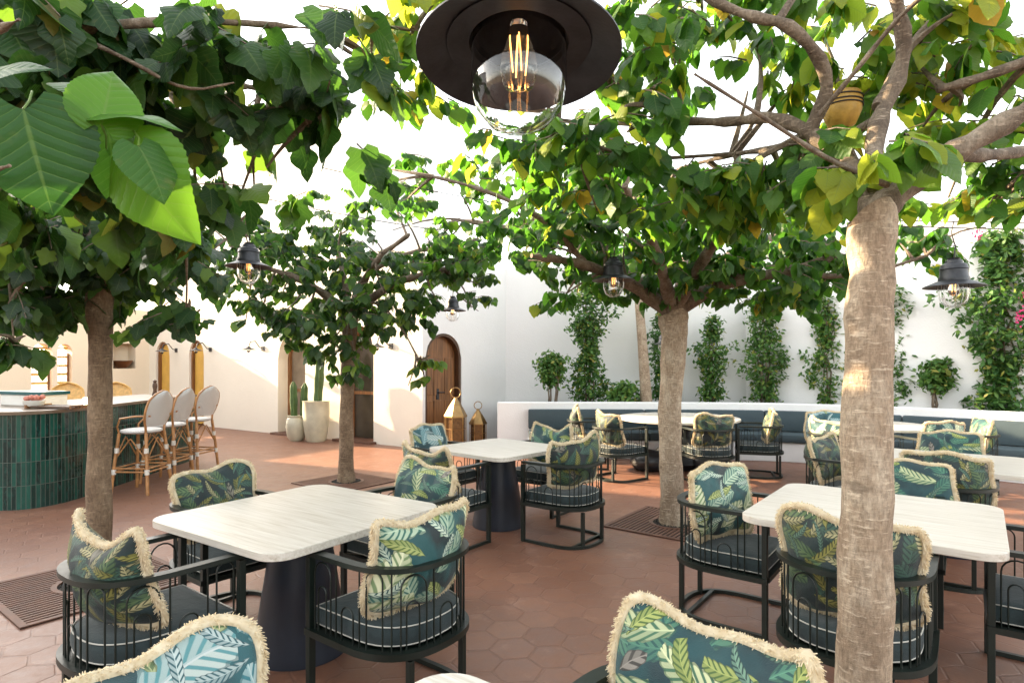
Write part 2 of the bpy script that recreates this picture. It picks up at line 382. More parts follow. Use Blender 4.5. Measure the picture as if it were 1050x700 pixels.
# ---------------------------------------------------------------- mesh builder
class MB:
    def __init__(s): s.v = []; s.f = []; s.uv = None
    def add(s, vs, fs):
        o = len(s.v); s.v += [tuple(v) for v in vs]; s.f += [tuple(i+o for i in f) for f in fs]; return s
    def box(s, c, size, rot=0):
        hx, hy, hz = size[0]/2, size[1]/2, size[2]/2; cr, sr = math.cos(rot), math.sin(rot)
        vs = []
        for z in (-hz, hz):
            for x, y in ((-hx, -hy), (hx, -hy), (hx, hy), (-hx, hy)):
                vs.append((c[0]+x*cr-y*sr, c[1]+x*sr+y*cr, c[2]+z))
        return s.add(vs, [(3, 2, 1, 0), (4, 5, 6, 7), (0, 1, 5, 4), (1, 2, 6, 5), (2, 3, 7, 6), (3, 0, 4, 7)])
    def hexa(s, q):   # 8 points bottom 4 (ccw), top 4
        return s.add(q, [(3, 2, 1, 0), (4, 5, 6, 7), (0, 1, 5, 4), (1, 2, 6, 5), (2, 3, 7, 6), (3, 0, 4, 7)])
    def tube(s, pts, r, n=8, closed=False, caps=True):
        pts = [Vector(p) for p in pts]; m = len(pts)
        rs = r if isinstance(r, (list, tuple)) else [r]*m
        vs = []; up = None
        for i, p in enumerate(pts):
            if closed: t = pts[(i+1) % m]-pts[i-1]
            else: t = pts[min(i+1, m-1)]-pts[max(i-1, 0)]
            t.normalize()
            if up is None:
                up = Vector((0, 0, 1)) if abs(t.z) < .9 else Vector((1, 0, 0))
            a = up - t*up.dot(t)
            if a.length < 1e-4: a = t.orthogonal()
            a.normalize(); up = a; b = t.cross(a)
            for k in range(n):
                an = 2*PI*k/n; vs.append(p+(a*math.cos(an)+b*math.sin(an))*rs[i])
        fs = []
        rng = m if closed else m-1
        for i in range(rng):
            j = (i+1) % m
            for k in range(n):
                k2 = (k+1) % n; fs.append((i*n+k, i*n+k2, j*n+k2, j*n+k))
        if caps and not closed:
            fs.append(tuple(range(n-1, -1, -1))); fs.append(tuple((m-1)*n+k for k in range(n)))
        return s.add(vs, fs)
    def sweep(s, pts, w, h, closed=False):   # rectangular bar following a horizontal path; pts = centre line
        pts = [Vector(p) for p in pts]; m = len(pts); vs = []
        for i, p in enumerate(pts):
            if closed: a = pts[i]-pts[i-1]; b = pts[(i+1) % m]-pts[i]
            else: a = pts[i]-pts[i-1] if i else pts[1]-pts[0]; b = pts[i+1]-pts[i] if i < m-1 else pts[-1]-pts[-2]
            t = (a.normalized()+b.normalized()); t.z = 0; t.normalize(); nx = Vector((t.y, -t.x, 0))
            k = 1/max(.5, nx.dot(Vector((a.y, -a.x, 0)).normalized()))
            for dx, dz in ((-w/2, -h/2), (w/2, -h/2), (w/2, h/2), (-w/2, h/2)):
                vs.append(p+nx*dx*k+Vector((0, 0, dz)))
        fs = []
        for i in range(m if closed else m-1):
            j = (i+1) % m
            for k in range(4):
                k2 = (k+1) % 4; fs.append((i*4+k, i*4+k2, j*4+k2, j*4+k))
        if not closed: fs += [(3, 2, 1, 0), tuple((m-1)*4+k for k in range(4))]
        return s.add(vs, fs)
    def lathe(s, prof, n=32, c=(0, 0, 0), caps=True):
        vs = []
        for r, z in prof:
            for k in range(n):
                a = 2*PI*k/n; vs.append((c[0]+r*math.cos(a), c[1]+r*math.sin(a), c[2]+z))
        fs = []
        for i in range(len(prof)-1):
            for k in range(n):
                k2 = (k+1) % n; fs.append((i*n+k, i*n+k2, (i+1)*n+k2, (i+1)*n+k))
        if caps:
            if prof[0][0] > 1e-4: fs.append(tuple(range(n-1, -1, -1)))
            if prof[-1][0] > 1e-4: fs.append(tuple((len(prof)-1)*n+k for k in range(n)))
        return s.add(vs, fs)
    def rings(s, rings, caps=True):   # list of equal-length closed rings
        n = len(rings[0]); vs = [p for r in rings for p in r]; fs = []
        for i in range(len(rings)-1):
            for k in range(n):
                k2 = (k+1) % n; fs.append((i*n+k, i*n+k2, (i+1)*n+k2, (i+1)*n+k))
        if caps: fs.append(tuple(range(n-1, -1, -1))); fs.append(tuple((len(rings)-1)*n+k for k in range(n)))
        return s.add(vs, fs)
    def build(s, name, mat, parent=None, smooth=None, bevel=0, loc=None, fix=True):
        me = bpy.data.meshes.new(name); me.from_pydata(s.v, [], s.f); me.update()
        if fix:
            bm = bmesh.new(); bm.from_mesh(me); bmesh.ops.recalc_face_normals(bm, faces=bm.faces)
            if bevel: bmesh.ops.bevel(bm, geom=[e for e in bm.edges if len(e.link_faces) == 2 and e.calc_face_angle(0) > .6], offset=bevel, segments=2, affect='EDGES', profile=.6, clamp_overlap=True)
            bm.to_mesh(me); bm.free()
        if smooth is not None:
            for p in me.polygons: p.use_smooth = True
            if smooth < 179: me.set_sharp_from_angle(angle=R(smooth))
        me.materials.append(mat)
        o = bpy.data.objects.new(name, me); C.objects.link(o)
        if parent: o.parent = parent
        if loc: o.location = loc
        return o
def tag(o, label, cat, group=None):
    o['label'] = label; o['category'] = cat
    if group: o['group'] = group
    return o
def thing(name, label, cat, loc=(0, 0, 0), rz=0, group=None):
    o = bpy.data.objects.new(name, None); C.objects.link(o); o.empty_display_size = .1
    o.location = loc; o.rotation_euler = (0, 0, rz); return tag(o, label, cat, group)
def structure(o): o['kind'] = 'structure'; return o
def dup(root, label=None, loc=None, rz=None, group=None, base=None):
    def cp(o, par):
        c = o.copy(); C.objects.link(c); c.parent = par
        for ch in [x for x in KIDS.get(o.name, [])]: cp(ch, c)
        return c
    r = cp(root, None)
    if label: r['label'] = label
    if group: r['group'] = group
    if loc is not None: r.location = loc
    if rz is not None: r.rotation_euler = (0, 0, rz)
    return r
KIDS = {}
def index_kids():
    KIDS.clear()
    for o in C.objects:
        if o.parent: KIDS.setdefault(o.parent.name, []).append(o)

# ---------------------------------------------------------------- camera, light, world
cam = bpy.data.cameras.new('camera'); co = bpy.data.objects.new('camera', cam); C.objects.link(co)
co.location = (0, 0, H); co.rotation_euler = (R(90), 0, 0)
cam.sensor_width = 36; cam.lens = F/1050*36; cam.shift_y = (HY-350)/1050; cam.clip_end = 1000; cam.clip_start = .05
scene.camera = co
SUN_EL = R(19); tosun = Vector((-.91, .41, 0)).normalized()
sun_az = math.atan2(tosun.x, tosun.y)
w = bpy.data.worlds.new('World'); scene.world = w; w.use_nodes = True
nt = w.node_tree; sky = nt.nodes.new('ShaderNodeTexSky'); sky.sky_type = 'NISHITA'; sky.sun_disc = False
sky.sun_elevation = SUN_EL; sky.sun_rotation = sun_az; sky.dust_density = 2.0; sky.air_density = 1.0; sky.ozone_density = .6
hs = nt.nodes.new('ShaderNodeHueSaturation'); hs.inputs['Saturation'].default_value = .32; nt.links.new(sky.outputs[0], hs.inputs['Color'])
nt.links.new(mix(nt, 1, hs.outputs[0], (1.0, .965, .90), 'MULTIPLY'), nt.nodes['Background'].inputs[0]); nt.nodes['Background'].inputs[1].default_value = .15
sl = bpy.data.lights.new('sun', 'SUN'); so = bpy.data.objects.new('sun', sl); C.objects.link(so)
sl.energy = 4.2; sl.angle = R(.6); sl.color = (1, .76, .48)
d = Vector((tosun.x*math.cos(SUN_EL), tosun.y*math.cos(SUN_EL), math.sin(SUN_EL)))
so.rotation_euler = d.to_track_quat('Z', 'Y').to_euler(); so.location = (-20, 8, 12)
scene.view_settings.view_transform = 'Standard'; scene.view_settings.look = 'None'
scene.view_settings.exposure = 2.65; scene.view_settings.gamma = 1
scene.render.engine = 'CYCLES'
scene.cycles.max_bounces = 10; scene.cycles.transparent_max_bounces = 8; scene.cycles.caustics_reflective = False
scene.cycles.diffuse_bounces = 5

# ---------------------------------------------------------------- ground and floor
mb = MB(); mb.add([(-400, -400, -.02), (400, -400, -.02), (400, 400, -.02), (-400, 400, -.02)], [(0, 1, 2, 3)])
structure(mb.build('ground', M['ground']))
mb = MB(); mb.add([(-16, -8, 0), (14, -8, 0), (14, 20, 0), (-16, 20, 0)], [(0, 1, 2, 3)])
structure(mb.build('terrace_floor', M['floor']))

# ---------------------------------------------------------------- walls
UA = R(-37); U = Vector((math.cos(UA), math.sin(UA), 0)); V = Vector((-U.y, U.x, 0))
def unit(a): return Vector((math.cos(R(a)), math.sin(R(a)), 0))
class Wall:
    def __init__(s, p0, p1, height, thick):
        s.p = Vector((p0[0], p0[1], 0)); q = Vector((p1[0], p1[1], 0)); s.d = (q-s.p).normalized(); s.L = (q-s.p).length
        n = Vector((-s.d.y, s.d.x, 0))
        if n.dot(s.p+s.d*s.L/2) < 0: n = -n
        s.n = n; s.h = height; s.t = thick; s.rz = math.atan2(s.d.y, s.d.x)
    def at(s, a, b, z=0): return s.p+s.d*a+s.n*b+Vector((0, 0, z))
    def s_px(s, px, b=0):
        k = (px-CX)/F; o = s.p+s.n*b; return (k*o.y-o.x)/(s.d.x-k*s.d.y)
    def mesh(s, openings, tail=0):
        mb = MB()
        def seg(a0, a1, z00, z01, z1, b0=0, b1=None):
            b1 = s.t if b1 is None else b1
            mb.hexa([s.at(a0, b0, z00), s.at(a1, b0, z01), s.at(a1, b1, z01), s.at(a0, b1, z00),
                     s.at(a0, b0, z1), s.at(a1, b0, z1), s.at(a1, b1, z1), s.at(a0, b1, z1)])
        cur = 0
        for (a0, a1, z0, z1, arch) in sorted(openings):
            seg(cur, a0, 0, 0, s.h)
            if z0 > 0: seg(a0, a1, 0, 0, z0)
            r = (a1-a0)/2; n = 16 if arch else 1
            for k in range(n):
                u0, u1 = a0+(a1-a0)*k/n, a0+(a1-a0)*(k+1)/n
                def top(u):
                    if not arch: return z1
                    return z1-r*1.15+1.15*math.sqrt(max(0, r*r-(u-a0-r)**2))
                seg(u0, u1, top(u0), top(u1), s.h)
            cur = a1
        seg(cur, s.L-tail, 0, 0, s.h)
        if tail: seg(s.L-tail, s.L, 0, 0, s.h, 0, .06)
        return mb
def arch_panel(mb, wall, a0, a1, z0, z1, b0, b1, inset=0, arch=True, n=18):
    a0 += inset; a1 -= inset; z1 -= inset; z0 += inset*.0
    r = (a1-a0)/2; pts = [(a0, z0), (a1, z0)]
    if arch:
        for k in range(n+1):
            an = PI*k/n; pts.append((a0+r+r*math.cos(an), z1-r*1.15+1.15*r*math.sin(an)))
    else: pts += [(a1, z1), (a0, z1)]
    m = len(pts)
    vs = [wall.at(a, b0, z) for a, z in pts]+[wall.at(a, b1, z) for a, z in pts]
    mb.add(vs, [tuple(range(m)), tuple(range(2*m-1, m-1, -1))]+[(i, (i+1) % m, m+(i+1) % m, m+i) for i in range(m)])
def arch_frame(mb, wall, a0, a1, z1, b0, b1, wdt, arch=True, n=18):
    def outline(i):
        x0, x1, zt = a0+i, a1-i, z1-i; r = (x1-x0)/2
        p = [(x1, 0)]
        if arch:
            for k in range(n+1):
                an = PI*k/n; p.append((x0+r+r*math.cos(an), zt-r*1.15+1.15*r*math.sin(an)))
        else: p += [(x1, zt), (x0, zt)]
        return p+[(x0, 0)]
    o, i = outline(0.002), outline(wdt)
    m = len(o); vs = []
    for b in (b0, b1):
        vs += [wall.at(a, b, z) for a, z in o]; vs += [wall.at(a, b, z) for a, z in i]
    fs = []
    for k in range(m-1):
        fs += [(k, k+1, m+k+1, m+k), (2*m+k, 3*m+k, 3*m+k+1, 2*m+k+1), (m+k, m+k+1, 3*m+k+1, 3*m+k), (k, 2*m+k, 2*m+k+1, k+1)]
    fs += [(0, m, 3*m, 2*m), (m-1, 3*m-1, 4*m-1, 2*m-1)]
    mb.add(vs, fs)

A = Vector((-1.62, 10.87, 0)); K = Vector((-9.75, 16.15, 0))
A2 = A+unit(40)*1.95
wl = Wall(K, A, 3.7, .45)      # long wall on the left
px = wl.s_px
archs = [(px(160), px(174)), (px(194), px(209)), (px(285), px(313)), (px(349), px(383))]
tops = [2.1, 2.1, 2.15, 2.3]
ops = [(a, b, 0, t, True) for (a, b), t in zip(archs, tops)]
t = thing('courtyard_wall', 'long white plaster wall on the left pierced by narrow arched openings', 'wall')
wl.mesh(ops, .8).build('wall', M['wall_sun_tint'], t)
for i, ((a, b), tp) in enumerate(zip(archs, tops)):
    if i < 2:
        d_ = thing('arched_shutter', ('ochre arched shutter just behind the bar stool backs, farther of two' if i == 0 else 'ochre arched shutter just behind the bar stool backs, nearer of two'), 'shutter', group='ochre arched shutters')
        m1 = MB(); arch_panel(m1, wl, a, b, .03, tp, .12, .17, .05); m1.build('panel', M['ochre'], d_)
        m1 = MB(); arch_frame(m1, wl, a, b, tp, .05, .20, .06); m1.build('frame', M['wood_brown'], d_)
    else:
        d_ = thing('arched_glass_door', ('narrow arched glass door in brown frame beside the cactus pots' if i == 2 else 'glass door with dark reflections behind the slim tree trunk'), 'door')
        m1 = MB(); arch_panel(m1, wl, a, b, .03, tp, .30, .32, .06); m1.build('pane', M['pane_beige'] if i == 2 else M['pane'], d_)
        m1 = MB(); arch_frame(m1, wl, a, b, tp, .25, .38, .08); m1.box(wl.at((a+b)/2, .315, .95), (b-a-.10, .07, .06), wl.rz); m1.build('frame', M['wood_brown'], d_)
        m1 = MB(); m1.box(wl.at((a+b)/2, .10, .02), (b-a+.15, .5, .045), wl.rz); m1.build('door_step', M['terra_grate'], d_, bevel=.006)
wd = Wall(A, A2, 3.45, .45)
t = thing('door_wall', 'short white plaster wall holding the arched wooden door', 'wall')
wd.mesh([(.06, .86, 0, 2.1, True)]).build('wall', M['plaster'], t)
dd = thing('arched_door', 'tall arched brown wooden door behind the two brass lanterns', 'door')
m1 = MB(); arch_panel(m1, wd, .06, .86, .02, 2.1, .16, .21, .05)
m1.build('door_leaf', M['wood_brown'], dd)
m1 = MB()
for a0_, a1_ in ((.13, .30), (.34, .52), (.58, .80)):
    for z0_, z1_ in ((.12, .85), (.95, 1.65)):
        c_ = wd.at((a0_+a1_)/2, .155, (z0_+z1_)/2); m1.box(c_, (a1_-a0_, .02, z1_-z0_), wd.rz)
m1.build('raised_panel', M['wood_brown'], dd, bevel=.006)
m1 = MB(); arch_frame(m1, wd, .06, .86, 2.1, .02, .26, .05); m1.build('frame', M['wood_dark'], dd)
m1 = MB(); m1.tube([wd.at(.42, .14, 1.0), wd.at(.42, .09, 1.0), wd.at(.54, .09, 1.0)], .012, 8); m1.box(wd.at(.42, .15, .97), (.05, .02, .2), wd.rz); m1.build('handle', M['lampmetal'], dd)
# back wall (two runs, very obtuse bend)
B1 = Vector((4.4, 11.3, 0)); B2 = Vector((13.5, 4.6, 0))
wb = Wall(A2, B1, 3.45, .4); wb2 = Wall(B1, B2, 3.9, .4)
t = thing('boundary_wall', 'tall white boundary wall behind the planter of climbing vines', 'wall')
wb.mesh([]).build('wall', M['plaster'], t); wb2.mesh([]).build('wall', M['plaster'], t)
# bar-side wall with niches and bright windows
Kb = K+Vector((-.545, -.839, 0))*7.5
wk = Wall(Kb, K, 2.95, .4)
s_ = wk.s_px
o_ = [(s_(118), s_(138), 1.45, 1.98, False), (s_(118), s_(138), .9, 1.3, False)]
nich = [(s_(116), s_(139), 1.40, 2.05, False)]
wins = [(s_(32), s_(54), .55, 2.0, True), (s_(59), s_(74), .55, 2.0, True)]
t = thing('bar_wall', 'warm cream plaster wall behind the bar with a niche and arched windows', 'wall')
wk.mesh(nich+wins).build('wall', M['cream'], t)
m1 = MB()
for (a, b, z0, z1, ar) in nich: m1.box(wk.at((a+b)/2, .43, (z0+z1)/2), (b-a+.2, .05, z1-z0+.2), wk.rz)
m1.build('niche_back', M['cream'], t)
for i, (a, b, z0, z1, ar) in enumerate(wins):
    wn_ = thing('arched_window', 'arched window in the cream wall behind the bar, ' + ('farther left' if i == 0 else 'nearer the tree trunk'), 'window', group='arched windows behind the bar')
    m1 = MB()
    for k in range(7): m1.box(wk.at((a+b)/2, .2, z0+.1+k*(z1-z0-.2)/6), (b-a-.05, .03, .05), wk.rz)
    m1.build('shutter_slats', M['ochre'], wn_)
    m1 = MB(); m1.box(wk.at(a+.02, .2, (z0+z1)/2-.1), (.05, .06, z1-z0-.25), wk.rz); m1.box(wk.at(b-.02, .2, (z0+z1)/2-.1), (.05, .06, z1-z0-.25), wk.rz); m1.build('frame', M['wood_brown'], wn_)
m1 = MB(); c_ = wk.at((nich[0][0]+nich[0][1])/2, .15, 1.405)
m1.lathe([(.10, 0), (.13, .02), (.24, .16), (.25, .20), (.235, .20), (.10, .04), (.01, .035)], 24, c_)
tag(m1.build('bowl', M['copper'], smooth=40), 'dark copper bowl standing in the wall niche behind the bar', 'bowl')

# left building mass closes the side; upper storey and tall block added for shade
t = thing('left_building', 'flat roofed white building mass behind the long left wall, upper storey added for shade', 'building')
m1 = MB(); m1.hexa([wl.at(0, .5, 0), wl.at(wl.L-1.2, .5, 0), wl.at(wl.L-1.2, 4.5, 0), wl.at(0, 4.5, 0), wl.at(0, .5, 3.6), wl.at(wl.L-1.2, .5, 3.6), wl.at(wl.L-1.2, 4.5, 3.6), wl.at(0, 4.5, 3.6)])
m1.hexa([wl.at(0, 1.2, 3.6), wl.at(6.3, 1.2, 3.6), wl.at(6.3, 4.5, 3.6), wl.at(0, 4.5, 3.6), wl.at(0, 1.2, 7.4), wl.at(6.3, 1.2, 7.4), wl.at(6.3, 4.5, 7.4), wl.at(0, 4.5, 7.4)])  # upper storey added to keep sun off the back wall
m1.build('volume', M['plaster'], t)
t = thing('added_shade_block', 'unseen tall white block added beyond the left edge to shade the terrace', 'building')  # unseen mass added to block low sun from the terrace foreground
m1 = MB(); Kd = (K-Kb).normalized(); Kn = wk.n
q0, q1 = Kb-Kd*14, K-Kd*4.3
m1.hexa([q+Kn*o_+Vector((0, 0, z_)) for z_ in (0, 7.5) for q, o_ in ((q0, .5), (q1, .5), (q1, 4), (q0, 4))])
m1.build('volume', M['plaster'], t)

# ---------------------------------------------------------------- planter + bench
bpx = [(510, 412.4), (560, 412.4), (640, 412.5), (740, 412.9), (800, 413.6), (870, 415.7), (950, 418.7), (1050, 423.2)]
ZT = .88
back = []
for x_, y_ in bpx:
    Y_ = F*(H-ZT)/(y_-HY); back.append(Vector(((x_-CX)/F*Y_, Y_, 0)))
dirn = (back[-1]-back[-2]).normalized(); back.append(back[-1]+dirn*1.5); back.append(back[-1]+dirn*3)
def smooth_path(pts, it=2):
    for _ in range(it):
        q = [pts[0]]
        for a, b in zip(pts[:-1], pts[1:]): q += [a*.75+b*.25, a*.25+b*.75]
        pts = q+[pts[-1]]
    return pts
back = smooth_path(back, 2)
def offset(path, dist):
    out = []
    for i, p in enumerate(path):
        t_ = (path[min(i+1, len(path)-1)]-path[max(i-1, 0)]).normalized(); n_ = Vector((t_.y, -t_.x, 0))
        out.append(p+n_*dist)
    return out
def ribbon(mb, a, b, z0, z1):   # solid between paths a (front) and b (back)
    n = len(a); vs = []
    for i in range(n): vs += [a[i]+Vector((0, 0, z0)), b[i]+Vector((0, 0, z0)), b[i]+Vector((0, 0, z1)), a[i]+Vector((0, 0, z1))]
    fs = []
    for i in range(n-1):
        for k in range(4): fs.append((i*4+k, i*4+(k+1) % 4, (i+1)*4+(k+1) % 4, (i+1)*4+k))
    fs += [(3, 2, 1, 0), tuple((n-1)*4+k for k in range(4))]
    mb.add(vs, fs)
t = thing('planter_wall', 'low white plaster planter wall carrying the long bench', 'planter')
m1 = MB(); ribbon(m1, back, offset(back, -.22), 0, ZT); m1.build('wall', M['plaster'], t, bevel=.015)
m1 = MB(); ribbon(m1, offset(back, -.22), offset(back, -1.3), 0, ZT-.10); m1.build('soil', M['soil'], t)
t = thing('bench', 'long curved slate blue upholstered bench along the white planter wall', 'bench')
i0 = next(i for i, p in enumerate(back) if (p.x/p.y*F+CX) > 529)
bb = back[i0:]
m1 = MB(); ribbon(m1, offset(bb, .52), offset(bb, .003), 0, .30); m1.build('base', M['plaster'], t, bevel=.01)
def chunks(path, nper):
    L = [0]
    for a, b in zip(path[:-1], path[1:]): L.append(L[-1]+(b-a).length)
    tot = L[-1]; cnt = max(1, round(tot/nper))
    def pt(s):
        for i in range(len(L)-1):
            if L[i+1] >= s: return path[i].lerp(path[i+1], (s-L[i])/(L[i+1]-L[i]))
        return path[-1]
    for c in range(cnt):
        s0, s1 = tot*c/cnt+.006, tot*(c+1)/cnt-.006
        yield [pt(s0+(s1-s0)*k/10) for k in range(11)]
for ch in chunks(bb, 1.9):
    m1 = MB(); ribbon(m1, offset(ch, .56), offset(ch, .10), .31, .43); m1.build('seat_cushion', M['bench'], t, smooth=35, bevel=.025)
    m1 = MB(); ribbon(m1, offset(ch, .13), offset(ch, .012), .436, .77); m1.build('back_cushion', M['bench'], t, smooth=35, bevel=.03)

# ---------------------------------------------------------------- leaves
def leaf_template(rows, cols, serr=.0, lobed=0.0, fold=.16, droop=.25, aspect=.46):
    vs, uv = [], []
    for i in range(rows+1):
        t = i/rows
        w = aspect*2.62*(t+.02)**.50*(1-t)**1.02
        if t > .8: w = max(w, 0)
        if lobed: w *= 1+lobed*math.cos(t*PI*4.2+.4)*(1 if t < .85 else .3)
        if serr: w *= 1+serr*(1 if i % 2 else -1)
        for j in range(cols+1):
            u = -1+2*j/cols
            y = t-.16*abs(u)**1.5*(1-t)**3
            z = fold*abs(u)*w-droop*t*t+.02*math.sin(9*t+2.5*abs(u))*abs(u)
            z -= .10*abs(u)**2*w*2
            vs.append((u*w, y, z)); uv.append((u, t))
    fs = []
    for i in range(rows):
        for j in range(cols):
            a = i*(cols+1)+j; fs.append((a, a+1, a+cols+2, a+cols+1))
    return np.array(vs), np.array(fs), np.array(uv)
TL = leaf_template(6, 2)
TM = leaf_template(9, 4, .04)
TL3 = leaf_template(6, 2, .05)
TLOB = leaf_template(9, 4, .04, .22, .2, .35, .50)
TH = leaf_template(34, 12, .018, 0, .18, .34, .50)
TS = leaf_template(2, 2, 0, 0, .2, .15, .34)
def leaves_obj(name, P, Ax, Nm, L, tint, tmpl, mat, parent):
    V_, F_, UV_ = tmpl
    n = len(P)
    Ax = Ax/np.linalg.norm(Ax, axis=1, keepdims=True)
    X = np.cross(Ax, Nm); X /= (np.linalg.norm(X, axis=1, keepdims=True)+1e-9); Z = np.cross(X, Ax)
    sc = L[:, None, None]; wv = NR.uniform(.82, 1.15, n)[:, None, None]; dr = NR.uniform(.3, 1.9, n)[:, None, None]
    vs = P[:, None, :]+sc*(V_[None, :, 0:1]*wv*X[:, None, :]+V_[None, :, 1:2]*Ax[:, None, :]+V_[None, :, 2:3]*dr*Z[:, None, :])
    nv = len(V_); vs = vs.reshape(-1, 3)
    fs = (F_[None]+(np.arange(n)*nv)[:, None, None]).reshape(-1, 4)
    me = bpy.data.meshes.new(name)
    me.vertices.add(len(vs)); me.vertices.foreach_set('co', vs.ravel().astype(np.float32))
    me.loops.add(fs.size); me.loops.foreach_set('vertex_index', fs.ravel().astype(np.int32))
    me.polygons.add(len(fs)); me.polygons.foreach_set('loop_start', (np.arange(len(fs))*4).astype(np.int32))
    me.update(calc_edges=True)
    uvl = me.uv_layers.new(name='UVMap'); uvs = np.tile(UV_[F_.ravel()], (n, 1)); uvl.data.foreach_set('uv', uvs.ravel().astype(np.float32))
    at = me.attributes.new('tint', 'FLOAT', 'POINT'); at.data.foreach_set('value', np.repeat(tint, nv).astype(np.float32))
    me.polygons.foreach_set('use_smooth', np.ones(len(fs), bool))
    me.materials.append(mat)
    o = bpy.data.objects.new(name, me); C.objects.link(o)
    if parent: o.parent = parent
    return o
def curve(a, b, sag=.0, wob=.05, n=5):
    a, b = Vector(a), Vector(b); L = (b-a).length; pts = []
    off = Vector((rnd.uniform(-1, 1), rnd.uniform(-1, 1), rnd.uniform(-.6, 1)))*wob*L
    for k in range(n+1):
        t = k/n; pts.append(a.lerp(b, t)+off*math.sin(PI*t)-Vector((0, 0, sag*L*t*t)))
    return pts
CLEAR = [(208, 302, 212, 312, 5.6), (440, 488, 290, 335, 9.0), (598, 660, 245, 305, 5.5), (945, 1012, 215, 315, 4.6), (385, 405, 110, 170, 20), (380, 440, 225, 262, 20), (436, 500, 112, 165, 20),
         (222, 262, 8, 50, 20), (258, 300, 60, 100, 20), (300, 345, 150, 175, 20), (425, 640, 0, 140, 1.6), (845, 890, 88, 140, 3), (735, 765, 40, 110, 4), (425, 482, 337, 366, 12)]
def grow_tree(name, label, trunk, trad, limbs, clumps, leafL, mat_leaf, mat_trunk, tmpl, tint=(.45, .18), yellow=.02, group=None, per=7, branch_mat=None, nseg=20, root=None, keep=None, dens=.52):
    """trunk: list of points; limbs: list of (points, r0, r1); clumps: (px,py,Y, rx_px, ry_px, rY, clusters[, tint shift])"""
    root = Vector(trunk[0]); t = thing(name, label, 'tree', root, 0, group)
    def loc(ps): return [Vector(p)-root for p in ps]
    m1 = MB()
    tp = smooth_path([Vector(p) for p in trunk], 3); tp = [q+Vector((.0035*math.sin(i*.9), .003*math.cos(i*1.3), 0)) for i, q in enumerate(tp)]; n = len(tp)
    rr = []
    for i in range(n):
        f = i/(n-1)*(len(trad)-1); k = min(int(f), len(trad)-2); rr.append((trad[k]*(1-(f-k))+trad[k+1]*(f-k))*(1+.03*math.sin(i*.8)+.018*math.sin(i*2.3+1)))
    m1.tube(loc(tp), rr, nseg); m1.build('trunk', mat_trunk, t, smooth=60)
    m2 = MB(); nodes = []
    for ps, r0, r1 in limbs:
        sp = smooth_path([Vector(p) for p in ps], 2); k = len(sp)
        m2.tube(loc(sp), [r0+(r1-r0)*(i/(k-1))+.12*r0*math.sin(i*2.1) for i in range(k)], 10)
        nodes += sp
    P, Ax, Nm, Ls, T = [], [], [], [], []
    for cl in clumps:
        cl = list(cl); cl[6] = max(3, int(cl[6]*dens))
        cx_, cy_, cY, rx, ry, rY, cnt = cl[:7]; sh = cl[7] if len(cl) > 7 else 0
        c = W(cx_, cy_, cY); rX = rx/F*cY; rZ = ry/F*cY
        for b_ in range(max(3, cnt//14)):
            q = c+Vector((rnd.uniform(-.8, .8)*rX, rnd.uniform(-.8, .8)*rY, rnd.uniform(-.5, .8)*rZ))
            nd = min(nodes, key=lambda x: (x-q).length+rnd.uniform(0, .3))
            if (nd-q).length < 1.3: 
                cv = curve(nd, q, .05, .10); m2.tube(loc(cv), [.017-.012*i/5 for i in range(6)], 5)
        for _ in range(cnt):
            while True:
                u = Vector((rnd.uniform(-1, 1), rnd.uniform(-1, 1), rnd.uniform(-1, 1)))
                if u.length < 1: break
            q = c+Vector((u.x*rX, u.y*rY, u.z*rZ))
            qx, qy = CX+q.x/q.y*F, HY-(q.z-.6*leafL-H)/q.y*F
            if any(x0 < qx < x1 and y0 < qy < y1 and q.y < yy for x0, x1, y0, y1, yy in CLEAR): continue
            az = rnd.uniform(0, 2*PI); tw = Vector((math.cos(az), math.sin(az), rnd.uniform(-.9, .25))); tw.normalize()
            tl = leafL*rnd.uniform(1.0, 2.2)
            m2.tube(loc([q, q+tw*tl*.5+Vector((0, 0, .01)), q+tw*tl]), [.0045, .0035, .002], 3, caps=False)
            for k in range(per):
                p = q+tw*tl*(k+.5)/per
                sd = 1 if k % 2 else -1
                side = Vector((-tw.y, tw.x, 0))*sd
                a = side*rnd.uniform(.3, 1)+tw*rnd.uniform(.1, .7)+Vector((0, 0, -rnd.uniform(.25, 1.25)))
                a.normalize()
                pet = a*leafL*.25
                nm = Vector((rnd.gauss(0, .45), rnd.gauss(0, .45), 1))+side*.5
                P.append(p+pet*.6-root); Ax.append(a); Nm.append(nm); Ls.append(leafL*rnd.choice([.45, .6, .8, .95, 1.05, 1.2])*rnd.uniform(.85, 1.1))
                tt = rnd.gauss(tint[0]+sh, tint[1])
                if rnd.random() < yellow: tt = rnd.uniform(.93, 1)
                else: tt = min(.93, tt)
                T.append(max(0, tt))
    (m2.build('branches', branch_mat or M['bark_limb'], t, smooth=70, fix=False))
    leaves_obj('crown', np.array([tuple(p) for p in P]), np.array([tuple(p) for p in Ax]), np.array([tuple(p) for p in Nm]), np.array(Ls), np.array(T), tmpl, mat_leaf, t)
    return t

TG = 'umbrella trained shade trees on the terrace'
